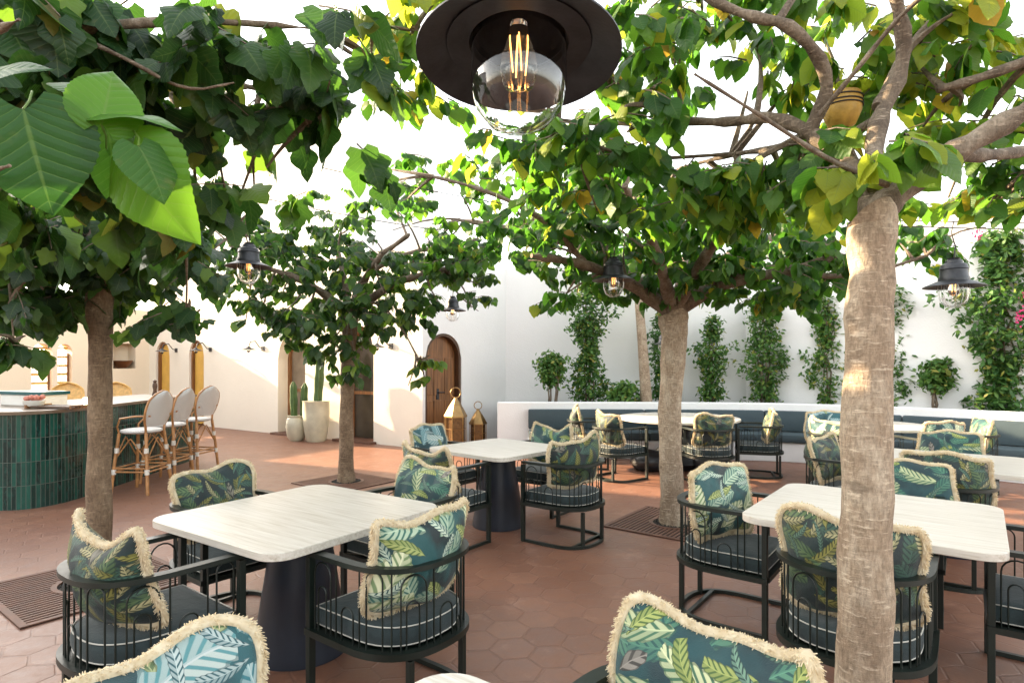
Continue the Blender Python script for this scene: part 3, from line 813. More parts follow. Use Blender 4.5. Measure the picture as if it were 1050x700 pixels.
# tree left
a0 = Vector((-2.93, 4.26, 0)); 
tr = [a0, a0+Vector((0, 0, .7)), a0+Vector((.015, 0, 1.4)), W(102, 300, 4.26), W(104, 262, 4.28)]
af = W(104, 268, 4.28)
lim = [([af, W(60, 235, 4.1), W(0, 225, 3.9), W(-50, 240, 3.8)], .075, .025), ([af, W(130, 225, 4.6), W(190, 215, 4.9), W(240, 235, 5.0)], .07, .02),
       ([af, W(80, 210, 4.7), W(60, 180, 5.2)], .06, .02), ([af, W(140, 225, 3.9), W(190, 230, 3.6)], .06, .02), ([af, W(105, 225, 4.0), W(90, 170, 3.6)], .06, .012), ([W(0, 225, 3.9), W(10, 290, 3.7), W(14, 350, 3.6)], .012, .004), ([W(190, 230, 3.6), W(192, 290, 3.9), W(190, 335, 4.1)], .010, .004)]
grow_tree('shade_tree', 'brown trunked tree with dark drooping leaves beside the green tiled bar', tr, [.105, .080, .074, .074, .095, .11], lim,
  [(25, 281, 4.0, 85, 40, .8, 80), (85, 236, 4.5, 100, 40, .9, 85), (190, 256, 4.5, 50, 38, .8, 60), (15, 231, 4.2, 90, 60, .9, 90), (150, 201, 4.6, 95, 45, .9, 80),
   (14, 348, 3.6, 26, 12, .3, 9, .15), (190, 321, 4.1, 22, 18, .3, 10), (225, 231, 4.7, 50, 45, .7, 50), (50, 311, 4.2, 45, 16, .5, 24), (100, 248, 3.9, 70, 28, .3, 26, .12)],
  .128, M['leaf_dark'], M['bark_dark'], TLOB, (.42, .24), .0, TG, dens=.62)
# tree middle-left
b0 = G(355, 494)
bt = W(359, 325, 7.86)
tr = [b0, b0+Vector((.0, 0, .8)), b0+Vector((.02, 0, 1.5)), W(358, 350, 7.86), bt]
lim = [([bt, W(320, 290, 7.7), W(260, 270, 7.6)], .07, .02), ([bt, W(400, 290, 7.6), W(460, 275, 7.4)], .07, .02), ([bt, W(350, 270, 8.3), W(340, 240, 8.8)], .06, .02),
       ([bt, W(380, 270, 7.2), W(420, 240, 6.9)], .06, .02), ([bt, W(370, 280, 8.2), W(440, 250, 8.4), W(500, 265, 8.3)], .05, .015), ([bt, W(385, 305, 7.6), W(412, 335, 7.4), W(430, 370, 7.3)], .02, .008)]
grow_tree('shade_tree', 'slim tree with dense low crown standing before the cactus pots', tr, [.12, .092, .085, .085, .10, .11], lim,
  [(345, 335, 7.7, 62, 32, .9, 90), (290, 285, 7.8, 60, 50, 1.0, 110), (395, 290, 7.7, 75, 45, 1.0, 125), (455, 300, 7.5, 42, 38, .7, 66), (350, 235, 8.1, 85, 40, 1.0, 105),
   (285, 325, 7.5, 38, 18, .4, 28), (345, 368, 7.5, 26, 20, .3, 18), (430, 385, 7.3, 14, 16, .2, 5, .3), (441, 366, 7.2, 12, 8, .2, 4, .4), (480, 300, 7.4, 28, 30, .4, 22, .1), (255, 250, 7.9, 45, 40, .9, 60), (480, 265, 7.6, 30, 22, .6, 30), (430, 260, 7.9, 60, 25, .9, 60)],
  .112, M['leaf_dark'], M['bark_dark'], TL3, (.50, .24), .0, TG, dens=.95)
# tree centre
c0 = G(690, 537); ct = W(690, 322, 5.8)
tr = [c0, c0+Vector((-.02, 0, .6)), W(686, 420, 5.8), W(692, 350, 5.8), ct]
lim = [([ct, W(650, 292, 5.6), W(600, 270, 5.3), W(545, 262, 5.0)], .085, .02), ([ct, W(640, 275, 6.2), W(560, 240, 6.8), W(470, 225, 7.2)], .075, .018),
       ([ct, W(735, 290, 5.6), W(800, 280, 5.4), W(860, 262, 5.2)], .085, .02), ([ct, W(725, 275, 6.3), W(790, 240, 6.8), W(860, 235, 7.2)], .075, .02),
       ([ct, W(680, 280, 5.3), W(665, 235, 4.7), W(640, 190, 4.2)], .07, .02), ([ct, W(715, 275, 5.4), W(740, 240, 4.9), W(770, 200, 4.5)], .07, .02),
       ([ct, W(700, 280, 6.4), W(705, 250, 7.2)], .06, .02), ([W(600, 270, 5.3), W(560, 225, 5.0), W(500, 195, 4.9), W(440, 180, 5.0)], .03, .010),
       ([W(800, 280, 5.4), W(880, 285, 5.3), W(950, 262, 5.2)], .03, .010)]
grow_tree('shade_tree', 'tree with flat spreading crown and pale trunk set in a square floor grate', tr, [.138, .110, .106, .110, .13, .15], lim,
  [(500, 240, 6.2, 75, 22, .8, 52), (415, 190, 5.6, 28, 36, .5, 22), (580, 255, 5.6, 65, 26, .8, 60), (600, 205, 5.2, 75, 34, .9, 75), (690, 285, 5.8, 90, 26, .8, 85), (785, 272, 5.6, 75, 38, .9, 110),
   (845, 240, 5.6, 50, 40, .8, 55), (660, 235, 5.2, 80, 32, .9, 80), (745, 215, 5.2, 80, 40, .9, 90), (578, 303, 5.5, 22, 10, .3, 8, .1), (940, 255, 5.6, 55, 22, .6, 34), (490, 175, 6.4, 50, 22, .7, 24, .2),
   (640, 175, 4.6, 60, 20, .6, 30, .15), (545, 220, 6.8, 50, 30, .8, 36, .2), (430, 230, 6.6, 40, 22, .6, 22), (820, 300, 5.4, 45, 14, .5, 22), (700, 255, 7.2, 120, 22, .6, 50, .1), (455, 262, 7.0, 35, 15, .4, 14)],
  .098, M['leaf'], M['bark'], TL3, (.38, .22), .015, TG, dens=.92)
# big tree right foreground
dt = W(894, 222, 2.0)
tr = [Vector((1.17, 2.0, 0)), Vector((1.168, 2.0, .45)), W(888, 560, 2.0), W(889, 400, 2.0), W(893, 290, 2.0), dt]
hub = W(830, 135, 2.5)
dq = W(894, 262, 2.0)
lim = [([dq, dt, W(935, 185, 2.0), W(985, 152, 1.95), W(1060, 110, 1.9), W(1120, 60, 1.85)], 0.0568, 0.0216), ([W(975, 158, 1.95), W(1020, 160, 2.1), W(1080, 150, 2.3)], 0.0273, 0.0144),
       ([dq, dt, W(893, 185, 2.15), W(900, 120, 2.3), W(932, 60, 2.3), W(915, -20, 2.2)], 0.0473, 0.0216),
       ([dq, dt, W(880, 175, 2.3), W(850, 150, 2.45), hub], 0.0351, 0.0324), ([hub, W(855, 82, 2.4), W(815, 25, 2.3), W(768, 18, 2.35), W(712, -8, 2.4)], 0.0312, 0.0144),
       ([hub, W(790, 118, 2.6), W(752, 126, 2.7), W(700, 124, 2.9), W(630, 128, 3.1), W(560, 122, 3.3)], 0.0312, 0.0086),
       ([hub, W(800, 152, 2.7), W(750, 158, 3.0), W(690, 175, 3.3)], 0.0203, 0.0072), ([W(910, 190, 1.95), W(850, 165, 1.85), W(790, 125, 1.8), W(712, 76, 1.75)], 0.0101, 0.0036),
       ([W(900, 110, 2.3), W(935, 40, 2.4), W(990, -5, 2.5)], 0.0234, 0.0115), ([W(1060, 60, 2.3), W(1000, 82, 2.35), W(960, 92, 2.4)], 0.0218, 0.0144),
       ([W(840, 118, 2.35), W(880, 70, 2.2), W(915, 25, 2.1), W(950, -8, 2.0)], 0.0094, 0.0072), ([W(700, 124, 2.9), W(650, 100, 2.9), W(570, 80, 2.8), W(450, 35, 2.7), W(380, 25, 2.7)], 0.0140, 0.0050),
       ([W(750, 158, 3.0), W(640, 165, 3.0), W(580, 130, 2.9)], 0.0109, 0.0043), ([W(900, 120, 2.3), W(870, 140, 2.6), W(860, 128, 2.8)], 0.0156, 0.0144)]
grow_tree('shade_tree', 'large pale speckled trunk and thick bare limbs in the right foreground', tr, [.120, .088, .080, .074, .068, .078], lim,
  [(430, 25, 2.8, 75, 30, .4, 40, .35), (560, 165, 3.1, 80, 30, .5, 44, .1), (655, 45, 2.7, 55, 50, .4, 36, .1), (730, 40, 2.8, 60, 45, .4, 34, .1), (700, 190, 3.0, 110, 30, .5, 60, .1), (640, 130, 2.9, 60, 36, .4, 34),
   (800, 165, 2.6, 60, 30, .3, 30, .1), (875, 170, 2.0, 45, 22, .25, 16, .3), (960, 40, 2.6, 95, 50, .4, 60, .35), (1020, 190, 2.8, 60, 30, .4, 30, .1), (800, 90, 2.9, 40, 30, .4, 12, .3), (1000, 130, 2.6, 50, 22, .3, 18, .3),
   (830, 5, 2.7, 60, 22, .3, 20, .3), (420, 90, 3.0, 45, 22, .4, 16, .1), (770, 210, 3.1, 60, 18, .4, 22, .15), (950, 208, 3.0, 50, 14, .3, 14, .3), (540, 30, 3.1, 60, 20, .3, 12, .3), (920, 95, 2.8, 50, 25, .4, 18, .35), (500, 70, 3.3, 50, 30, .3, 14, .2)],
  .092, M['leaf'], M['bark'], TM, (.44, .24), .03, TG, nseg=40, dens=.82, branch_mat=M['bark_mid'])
# overhead tree on the left, trunk outside the frame
e0 = Vector((-2.9, 1.0, 0)); et = Vector((-2.85, 1.05, 2.15))
tr = [e0, e0+Vector((0, 0, .8)), e0+Vector((.02, 0, 1.6)), et]
lim = [([et, W(-150, 60, 2.0), W(60, 30, 2.2), W(200, 20, 2.4), W(330, 30, 2.6)], .045, .004), ([et, W(-120, 120, 2.6), W(80, 110, 3.0), W(230, 85, 3.0), W(290, 95, 3.0)], .04, .004),
       ([et, W(-200, 100, 1.6), W(-60, 60, 1.4), W(20, 20, 1.3)], .03, .003), ([W(60, 30, 2.2), W(130, 60, 2.2), W(190, 95, 2.2), W(240, 85, 2.2)], .010, .003),
       ([W(200, 20, 2.4), W(280, 75, 2.6), W(330, 120, 2.7)], .008, .003), ([et, W(-200, 200, 1.3), W(-60, 190, 1.15), W(10, 170, 1.05)], .012, .003)]
t = grow_tree('shade_tree', 'dark leaved branches reaching in overhead at the upper left, trunk out of view', tr, [.13, .1, .095, .11], lim,
  [(60, 40, 2.3, 100, 55, .4, 60), (170, 50, 2.5, 80, 60, .4, 48), (260, 60, 2.6, 50, 50, .4, 28), (340, 55, 2.6, 42, 45, .3, 17), (30, 150, 2.6, 60, 50, .4, 40), (160, 150, 3.0, 75, 45, .5, 42, .1),
   (255, 190, 3.1, 60, 45, .5, 34, .12), (330, 130, 2.9, 36, 35, .4, 12), (100, 100, 2.8, 90, 50, .4, 50, -.1), (200, 215, 3.4, 60, 30, .4, 26), (-40, 60, 2.0, 60, 90, .4, 30), (45, 210, 3.2, 60, 30, .4, 30)],
  .155, M['leaf_dark'], M['bark_dark'], TLOB, (.40, .27), .08, TG, dens=.46)
# large fresh foreground leaves on the same tree
BL = [  # px,py of base, Y, length, axis, normal, tint
    (24, 112, 1.10, .165, (.16, .1, -.95), (.25, -.9, .35), .0), (-18, 78, 1.15, .10, (.7, .1, .35), (0, -.6, .75), .1),
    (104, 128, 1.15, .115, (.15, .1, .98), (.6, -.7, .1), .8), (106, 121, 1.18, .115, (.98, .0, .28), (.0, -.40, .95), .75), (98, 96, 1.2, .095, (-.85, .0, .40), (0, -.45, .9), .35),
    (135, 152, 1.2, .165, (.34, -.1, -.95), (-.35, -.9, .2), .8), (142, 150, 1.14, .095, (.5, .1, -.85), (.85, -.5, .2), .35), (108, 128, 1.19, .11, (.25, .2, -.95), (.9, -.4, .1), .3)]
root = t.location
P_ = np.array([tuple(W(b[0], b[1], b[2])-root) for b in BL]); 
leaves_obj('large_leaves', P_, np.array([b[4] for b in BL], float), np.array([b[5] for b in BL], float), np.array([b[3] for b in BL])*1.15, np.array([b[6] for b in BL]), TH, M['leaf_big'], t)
M['petiole'] = plain('green_petiole', (.10, .17, .03), .5, .2)
m1 = MB()
for b in BL:
    p = W(b[0], b[1], b[2]); m1.tube([p-root, p-root-Vector(b[4])*.02+Vector((0, .02, .005)), p-root-Vector(b[4])*.05+Vector((-.02, .06, .01))], [.0022, .002, .002], 6)
st = [W(-60, 190, 1.15), W(10, 160, 1.1), W(60, 125, 1.12), W(100, 120, 1.16), W(140, 150, 1.2)]
m1.tube([q-root+Vector((0, .08, 0)) for q in smooth_path(st, 2)], .004, 6); m1.build('twig', M['petiole'], t, smooth=60)

# ---------------------------------------------------------------- planter shrubs and vines
def between(pxx, f=.5, z=ZT-.1):   # a point in the planter soil seen at this column
    k = (pxx-CX)/F
    for a, b in zip(back[:-1], back[1:]):
        xa, xb = a.x/a.y, b.x/b.y
        if xa <= k <= xb:
            q = a.lerp(b, (k-xa)/(xb-xa)); break
    else: q = back[-1]
    Y_ = q.y+.25+.75*f
    return Vector((k*Y_, Y_, z))
def shrub(name, label, cat, pxx, f, z0, z1, wid, n, L, group=None, stems=3, prof='col', gaps=.0, mat=None, tint=(.45, .25), yellow=.03, seed=0):
    n = n*(.62 if prof == 'col' else 1)
    rs = random.Random(seed+int(pxx)); base = between(pxx, f); t = thing(name, label, cat, base, 0, group)
    m1 = MB(); hgt = z1-base.z
    sts = []
    for k in range(stems):
        a = Vector((rs.uniform(-.08, .08), rs.uniform(-.05, .05), 0)); ps = [a]
        for q in range(1, 7):
            ps.append(a+Vector((rs.uniform(-1, 1)*.10*wid*q/3, rs.uniform(-.04, .04), hgt*.92*q/6)))
        m1.tube(ps, [.018-.0022*i for i in range(7)], 6); sts.append(ps)
    m1.build('stem', M['bark_limb'], t, smooth=60)
    P, Ax, Nm, Ls, T = [], [], [], [], []
    # clusters of leaves
    ncl = int(n*1.7)//9; L *= 1.1; wid *= 1.08
    for _ in range(ncl):
        u = rs.random(); z = z0-base.z+(z1-z0)*u
        if prof == 'ball': rad = wid/2*math.sqrt(max(0.02, 1-(2*u-1)**2))
        elif prof == 'bush': rad = wid/2*math.sqrt(max(.05, 1-u*u))
        else: rad = wid/2*(.72+.28*math.sin(u*9+seed)+.12*math.sin(u*23+seed*2))*(1 if u < .9 else .7)
        an = rs.uniform(0, 2*PI); rr_ = rad*math.sqrt(rs.random())*(1.5 if rs.random() < .16 else 1)
        c = Vector((rr_*math.cos(an), rr_*math.sin(an)*.55, z))
        for k in range(9):
            p = c+Vector((rs.gauss(0, .05), rs.gauss(0, .04), rs.gauss(0, .05)))
            P.append(tuple(p)); Ax.append((rs.uniform(-1, 1), rs.uniform(-1, .6), rs.uniform(-1, .35))); Nm.append((rs.gauss(0, .6), rs.gauss(-.4, .5), 1))
            Ls.append(L*rs.uniform(.6, 1.2)); T.append(min(1, max(0, rs.gauss(*tint))) if rs.random() > yellow else 1)
    leaves_obj('foliage', np.array(P), np.array(Ax), np.array(Nm), np.array(Ls), np.array(T), TS, mat or M['leaf_vine'], t)
    return t
def ztop(pxx, py, f=.5):
    b = between(pxx, f); return H-(py-HY)/F*b.y
def wpx(pxx, w_, f=.5): return w_/F*between(pxx, f).y
VG = 'climbing vines against the white boundary wall'
shrub('topiary_shrub', 'small ball topiary on bare stems, left end of the white planter', 'shrub', 566, .4, ztop(566, 393), ztop(566, 364), wpx(566, 27), 900, .065, None, 5, 'ball', tint=(.55, .2))
shrub('climbing_vine', 'dense column vine right beside the small ball topiary', 'vine', 604, .7, ZT, ztop(604, 285), wpx(604, 40), 3600, .07, VG, 4, seed=1)
shrub('low_bush', 'low leafy bush on the planter edge beside the leaning pale trunk', 'bush', 641, .3, ZT-.08, ztop(641, 394), wpx(641, 34), 500, .08, None, 3, 'bush', tint=(.6, .2))
shrub('climbing_vine', 'narrow dark vine behind the leaning pale trunk', 'vine', 678, .9, ZT, ztop(678, 310), wpx(678, 26), 1500, .07, VG, 3, seed=2, tint=(.3, .2))
shrub('climbing_vine', 'slender vine column just right of the central tree trunk', 'vine', 730, .8, ZT, ztop(730, 325), wpx(730, 32), 2000, .065, VG, 4, seed=3)
shrub('climbing_vine', 'broad vine with a forked foot and white wall showing through, above the round table', 'vine', 783, .8, ZT, ztop(783, 310), wpx(783, 46), 2700, .065, VG, 5, seed=4, tint=(.5, .2))
shrub('climbing_vine', 'loose vine column touching the left edge of the big foreground trunk', 'vine', 850, .8, ZT, ztop(850, 300), wpx(850, 38), 2500, .065, VG, 6, seed=5, tint=(.55, .22), yellow=.06)
shrub('climbing_vine', 'wispy vine emerging from the right edge of the big foreground trunk', 'vine', 925, .8, ZT, ztop(925, 285), wpx(925, 40), 2300, .075, VG, 4, seed=6, tint=(.45, .2))
shrub('potted_sapling', 'small round sapling on twin stems under the right hand lamp', 'shrub', 962, .6, ztop(962, 398), ztop(962, 372), wpx(962, 32), 600, .085, None, 4, 'ball', tint=(.55, .15))
t = shrub('bougainvillea', 'wide bougainvillea with a few pink blooms at the right edge of the wall', 'shrub', 1030, .7, ZT-.05, ztop(1030, 235), wpx(1030, 85), 6500, .085, None, 7, seed=9, tint=(.38, .24), yellow=.05)
mfl = MB(); rs = random.Random(3)
for (x_, y_) in ((1046, 322), (1044, 330), (1000, 238), (1004, 243), (1049, 316), (1049, 302)):
    p = W(x_, y_, t.location.y-.35)-t.location
    for k in range(7):
        a = rs.uniform(0, 6.28); q = p+Vector((rs.gauss(0, .03), rs.gauss(0, .02), rs.gauss(0, .03))); s1 = .03
        mfl.add([q, q+Vector((math.cos(a)*s1, -.005, math.sin(a)*s1)), q+Vector((math.cos(a+.7)*s1*1.3, .005, math.sin(a+.7)*s1*1.3)), q+Vector((math.cos(a+1.4)*s1, -.004, math.sin(a+1.4)*s1))], [(0, 1, 2, 3)])
mfl.build('blossoms', M['pink'], t, fix=False)
# extra long arms of the bougainvillea
# slim leaning trunk standing in the planter
bs = between(663, .25)
t = thing('slim_tree', 'slim pale leaning trunk rising from the planter behind the central tree', 'tree', bs)
m1 = MB(); m1.tube([(0, 0, 0), (-.03, 0, .5), (-.08, 0, 1.2), (-.14, 0, 1.9), (-.18, 0, 2.6)], [.11, .095, .085, .075, .06], 16); m1.build('trunk', M['bark'], t, smooth=60)
P_, A_, N_, L_, T_ = [], [], [], [], []
for k in range(420):
    P_.append((rnd.gauss(-.2, .6), rnd.gauss(0, .4), 2.55+abs(rnd.gauss(0, .3)))); A_.append((rnd.uniform(-1, 1), rnd.uniform(-1, 1), -rnd.random())); N_.append((rnd.gauss(0, .4), rnd.gauss(0, .4), 1)); L_.append(rnd.uniform(.09, .15)); T_.append(rnd.uniform(.2, .8))
leaves_obj('crown', np.array(P_), np.array(A_), np.array(N_), np.array(L_), np.array(T_), TL, M['leaf'], t)

# ---------------------------------------------------------------- floor grates
def grate(cx, cy, label, size=.98, rz=UA, hole=.19):
    t = thing('tree_grate', label, 'grate', (cx, cy, .0), rz, 'square slotted grates round the tree feet')
    m1 = MB(); h = size/2; m1.box((0, 0, .003), (size, size, .004)); m1.build('backing', M['pit'], t)  # flat near-black sheet stands in for the shade between the slats
    m1 = MB()
    for s_ in (-1, 1):
        m1.box((0, s_*(h-.02), .009), (size, .04, .008)); m1.box((s_*(h-.02), 0, .009), (.04, size-.082, .008))
    n = 22
    for k in range(n):
        x = -h+.05+(size-.1)*(k+.5)/n
        r_ = hole+.03
        if abs(x) < r_:
            y0 = math.sqrt(r_*r_-x*x)
            for s_ in (-1, 1): m1.box((x, s_*(y0+(h-.04-y0)/2), .0085), (.022, h-.04-y0, .007))
        else: m1.box((x, 0, .0085), (.022, size-.082, .007))
    for s_ in (-1, 1): m1.box((0, s_*.27, .0095), (size-.082, .02, .006)) if False else None
    m1.build('slats', M['terra_grate'], t)
    m1 = MB(); m1.lathe([(hole, .004), (hole+.035, .004), (hole+.035, .016), (hole, .016), (hole, .004)], 36, caps=False); m1.build('ring', M['terra_grate'], t)
    m1 = MB(); rs = random.Random(int(cx*10))
    for k in range(170):
        a = rs.uniform(0, 2*PI); r_ = hole*math.sqrt(rs.random())*.97; s_ = rs.uniform(.008, .016)
        c = Vector((r_*math.cos(a), r_*math.sin(a), .006+s_*.4))
        vs = [c+Vector((rs.uniform(.7, 1.2)*s_, 0, 0)), c+Vector((0, rs.uniform(.7, 1.2)*s_, 0)), c+Vector((-rs.uniform(.7, 1.2)*s_, 0, 0)), c+Vector((0, -rs.uniform(.7, 1.2)*s_, 0)), c+Vector((0, 0, s_*.8)), c-Vector((0, 0, s_*.8))]
        m1.add(vs, [(0, 1, 4), (1, 2, 4), (2, 3, 4), (3, 0, 4), (1, 0, 5), (2, 1, 5), (3, 2, 5), (0, 3, 5)])
    o = m1.build('gravel', M['gravel'], t, fix=False); o['kind'] = 'stuff'
    return t
grate(a0.x-.06, a0.y, 'square brown slotted grate by the left chair, at the foot of the brown trunk', 1.05)
grate(b0.x, b0.y, 'square brown grate round the slim tree before the cactus pots')
grate(c0.x, c0.y, 'square brown slotted grate round the central tree', 1.0)

# ---------------------------------------------------------------- chairs
def Upath(a=.285, f=.27, bk=.30, n=22, p=2.5, inset=0):
    a -= inset; bk -= inset
    pts = [Vector((a, f, 0)), Vector((a, f*.5, 0))]
    for k in range(n+1):
        th = PI*k/n; c_, s_ = math.cos(th), math.sin(th)
        x = a*math.copysign(abs(c_)**(2/p), c_); y = -bk*abs(s_)**(2/p)
        pts.append(Vector((x, y, 0)))
    pts += [Vector((-a, f*.5, 0)), Vector((-a, f, 0))]
    return pts
def resample(path, step, cnt=None):
    L = [0]
    for a, b in zip(path[:-1], path[1:]): L.append(L[-1]+(b-a).length)
    tot = L[-1]; n = cnt or round(tot/step); out = []
    for k in range(n+1):
        s = tot*k/n; i = 0
        while i < len(L)-2 and L[i+1] < s: i += 1
        out.append(path[i].lerp(path[i+1], 0 if L[i+1] == L[i] else (s-L[i])/(L[i+1]-L[i])))
    return out
Z = lambda z: Vector((0, 0, z))
ZA, ZS = .695, .335
def chair(label, loc, rz, group):
    t = thing('armchair', label, 'chair', loc, rz, group)
    fr = M['frame']; path = resample(Upath(), .035)
    for s_ in (-1, 1):
        m1 = MB(); m1.box((s_*.285, .27, ZA/2-.01), (.034, .03, ZA-.02)); m1.build('leg', fr, t, bevel=.003)
    for s_ in (-1, 1):
        m1 = MB(); m1.box((s_*.165, -.262, (ZS-.03)/2), (.028, .028, ZS-.03)); m1.build('leg', fr, t, bevel=.003)
    m1 = MB(); m1.sweep([p+Z(ZA) for p in path], .048, .022); m1.build('arm_rail', fr, t, smooth=35)
    m1 = MB(); m1.sweep([p+Z(ZS) for p in resample(Upath(.29, .285, .305), .035)], .042, .030); m1.box((0, .275, ZS), (.54, .03, .028))
    m1.rings([[p+Z(ZS-.008) for p in resample(Upath(.27, .27, .285), .035)], [p+Z(ZS+.004) for p in resample(Upath(.27, .27, .285), .035)]]); m1.build('seat_frame', fr, t, smooth=35)
    m1 = MB(); m1.sweep([p+Z(.013) for p in resample(Upath(), .035)], .026, .024); m1.box((0, -.20, .013), (.49, .024, .022)); m1.build('floor_rail', fr, t, smooth=35)
    # wire screen
    m1 = MB(); wp = resample(Upath(.285, .235, .30), .0385); r = .0042; n = len(wp)
    k = 0; pat = [('tall', 2), ('rod', 1), ('small', 2), ('rod', 1), ('nest', 3), ('rod', 1)]; pi = 0
    def hoop(p, q, zt):
        c = (p+q)/2; hw = (q-p)/2; rad = hw.length; pts = [p+Z(ZS+.01)]
        for a in range(9):
            an = PI*a/8; pts.append(c-hw*math.cos(an)+Z(zt-rad+rad*math.sin(an)))
        pts.append(q+Z(ZS+.01)); m1.tube(pts, r, 6, caps=False)
    while k < n-1:
        kind, wd_ = pat[pi % len(pat)]; pi += 1
        if kind == 'rod': m1.tube([wp[k]+Z(ZS), wp[k]+Z(ZA)], r, 6, caps=False); k += 1; continue
        e = min(k+wd_-0, n-1)
        if kind == 'tall': hoop(wp[k], wp[e], ZA-.012)
        elif kind == 'small': hoop(wp[k], wp[e], ZS+.17)
        else: hoop(wp[k], wp[e], ZA-.03); hoop(wp[k].lerp(wp[e], .28), wp[k].lerp(wp[e], .78), ZS+.22)
        k = e+1
    m1.build('wire_screen', fr, t, smooth=60, fix=False)
    # seat cushion with two lines of piping
    def ring(z, ins):
        pa = resample(Upath(.262, .262, .275, inset=ins), .03, 46)
        pa = [Vector((p.x, min(p.y, .262-ins), z)) for p in pa]
        return pa
    prof = [(.352, .02), (.356, .006), (.372, 0), (.40, -.006), (.425, -.002), (.438, .004), (.446, .016), (.452, .05), (.457, .11), (.458, .17)]
    m1 = MB(); m1.rings([ring(z, i) for z, i in prof]); cu = m1.build('seat_cushion', M['fabric'], t, smooth=60)
    m1 = MB(); m1.tube(ring(.441, .002), .0032, 6, closed=True); m1.tube(ring(.362, .003), .0030, 6, closed=True); m1.build('piping', M['piping'], cu, smooth=60, fix=False)
    return t

# pillows
def pillow_meshes(seed, w=.51, h=.43, T=.092, sag=0.0, bend=.0):
    rs = random.Random(seed); nx, ny = 28, 22
    def pos(u, v, side):
        cr = 1-.085*abs(u)**5*abs(v)**5; ex = (1-.03*(1-abs(v)**2)*abs(u)**3)*cr; ey = (1-.035*(1-abs(u)**2)*abs(v)**3)*cr
        x = u*w/2*ex; z = v*h/2*ey
        th = T*(max(0, 1-abs(u)**2.6)**.55)*(max(0, 1-abs(v)**2.6)**.55)
        wr = (.008*math.sin(u*5+seed+v*3)*math.cos(v*4+seed*2)+.004*math.sin(u*13+v*9*math.sin(seed)+seed))*(1-abs(u)**4)*(1-abs(v)**4)
        th *= 1+.18*math.sin(2*u+seed*1.3)*math.cos(1.6*v+seed)
        y = side*(th+wr)
        z += -sag*(1-abs(u)**2)*max(0, (v+.3))**1.5*.5
        z += .018*math.sin(u*2.6+seed*1.9)*(1+v)/2+.010*math.sin(u*6+seed)*v; x += .010*math.sin(v*4+seed*2.3)*u
        y += bend*(u*u)+.02*sag*8*v*v*(1 if v > 0 else 0)
        return Vector((x, y, z+h/2))
    m1 = MB()
    us = [-1+2*i/nx for i in range(nx+1)]; vs_ = [-1+2*j/ny for j in range(ny+1)]
    for side in (-1, 1):
        V_ = [pos(u, v, side) for v in vs_ for u in us]; F_ = []
        for j in range(ny):
            for i in range(nx):
                a = j*(nx+1)+i; q = (a, a+1, a+nx+2, a+nx+1); F_.append(q if side < 0 else q[::-1])
        m1.add(V_, F_)
    # perimeter
    per = [(u, -1) for u in us]+[(1, v) for v in vs_[1:]]+[(u, 1) for u in us[::-1][1:]]+[(-1, v) for v in vs_[::-1][1:-1]]
    pp = [pos(u, v, 0) for u, v in per]; m2 = MB()
    m2.tube(pp, .017, 8, closed=True)
    cen = pos(0, 0, 0); n = len(pp)
    for i in range(n):
        a, b = pp[i], pp[(i+1) % n]; tdir = (b-a).normalized()
        out = Vector((tdir.z, 0, -tdir.x)); 
        if out.dot(a-cen) < 0: out = -out
        for k in range(44):
            p = a.lerp(b, rs.random()); an = rs.gauss(0, 1.0); L = rs.uniform(.020, .030)
            d_ = out*math.cos(an)+Vector((0, 1, 0))*math.sin(an)+tdir*rs.gauss(0, .3)-Vector((0, 0, .25)); d_.normalize()
            s_ = d_.cross(Vector((rs.gauss(0, 1), rs.gauss(0, 1), rs.gauss(0, 1)))).normalized()*.0016
            q = p+d_*L*.55; e = p+d_*L-Vector((0, 0, .006))
            m2.add([p-s_, p+s_, q+s_*1.3, q-s_*1.3, e+s_*.7, e-s_*.7], [(0, 1, 2, 3), (3, 2, 4, 5)])
    return m1, m2
PM = []
for i, (sg, bd) in enumerate([(0, .05), (.06, .07), (.03, .06), (.09, .06), (.01, .06), (.07, .06), (.04, .05), (.08, .07)]):
    a, b = pillow_meshes(i+1, sag=sg, bend=bd)
    oa = a.build('tmp', M['print_dark'], None, smooth=80); ob = b.build('tmp', M['fringe'], None, smooth=60, fix=False)
    PM.append((oa.data, ob.data)); C.objects.unlink(oa); C.objects.unlink(ob); bpy.data.objects.remove(oa); bpy.data.objects.remove(ob)
MATC = {}; PUSED = []
def pillow(label, chair_loc, rz, kind, var, lean=14, dx=0, roll=0, back_y=-.135, z=.458, group='fringed leaf print throw pillows', yaw=0, sc=1.0):
    var = var+4*(len(PUSED) % 2); PUSED.append(1); key = (var, kind)
    if key not in MATC:
        me = PM[var][0].copy(); me.materials.clear(); me.materials.append(M[kind]); MATC[key] = me
    o = bpy.data.objects.new('throw_pillow', MATC[key]); C.objects.link(o)
    cl = Vector(chair_loc); c_, s_ = math.cos(rz), math.sin(rz)
    p = cl+Vector((dx*c_-back_y*s_, dx*s_+back_y*c_, 0)); o.location = (p.x, p.y, z+.012+.5*abs(math.sin(R(roll)))*.5)
    m = Matrix.Rotation(rz+R(yaw), 4, 'Z') @ Matrix.Rotation(R(lean), 4, 'X') @ Matrix.Rotation(R(roll), 4, 'Y')
    o.rotation_euler = m.to_euler(); o.scale = (sc, sc, sc)
    tag(o, label, 'pillow', group)
    f = bpy.data.objects.new('fringe', PM[var][1]); C.objects.link(f); f.parent = o
    return o
CG = 'dark green barrel armchairs with wire backs'
first = None
def put_chair(label, x, y, face):   # face: direction vector the chair looks to
    global first
    rz = math.atan2(face[1], face[0])-PI/2
    if first is None:
        first = chair(label, (x, y, 0), rz, CG); index_kids(); return first, rz
    return dup(first, label, (x, y, 0), rz, CG), rz
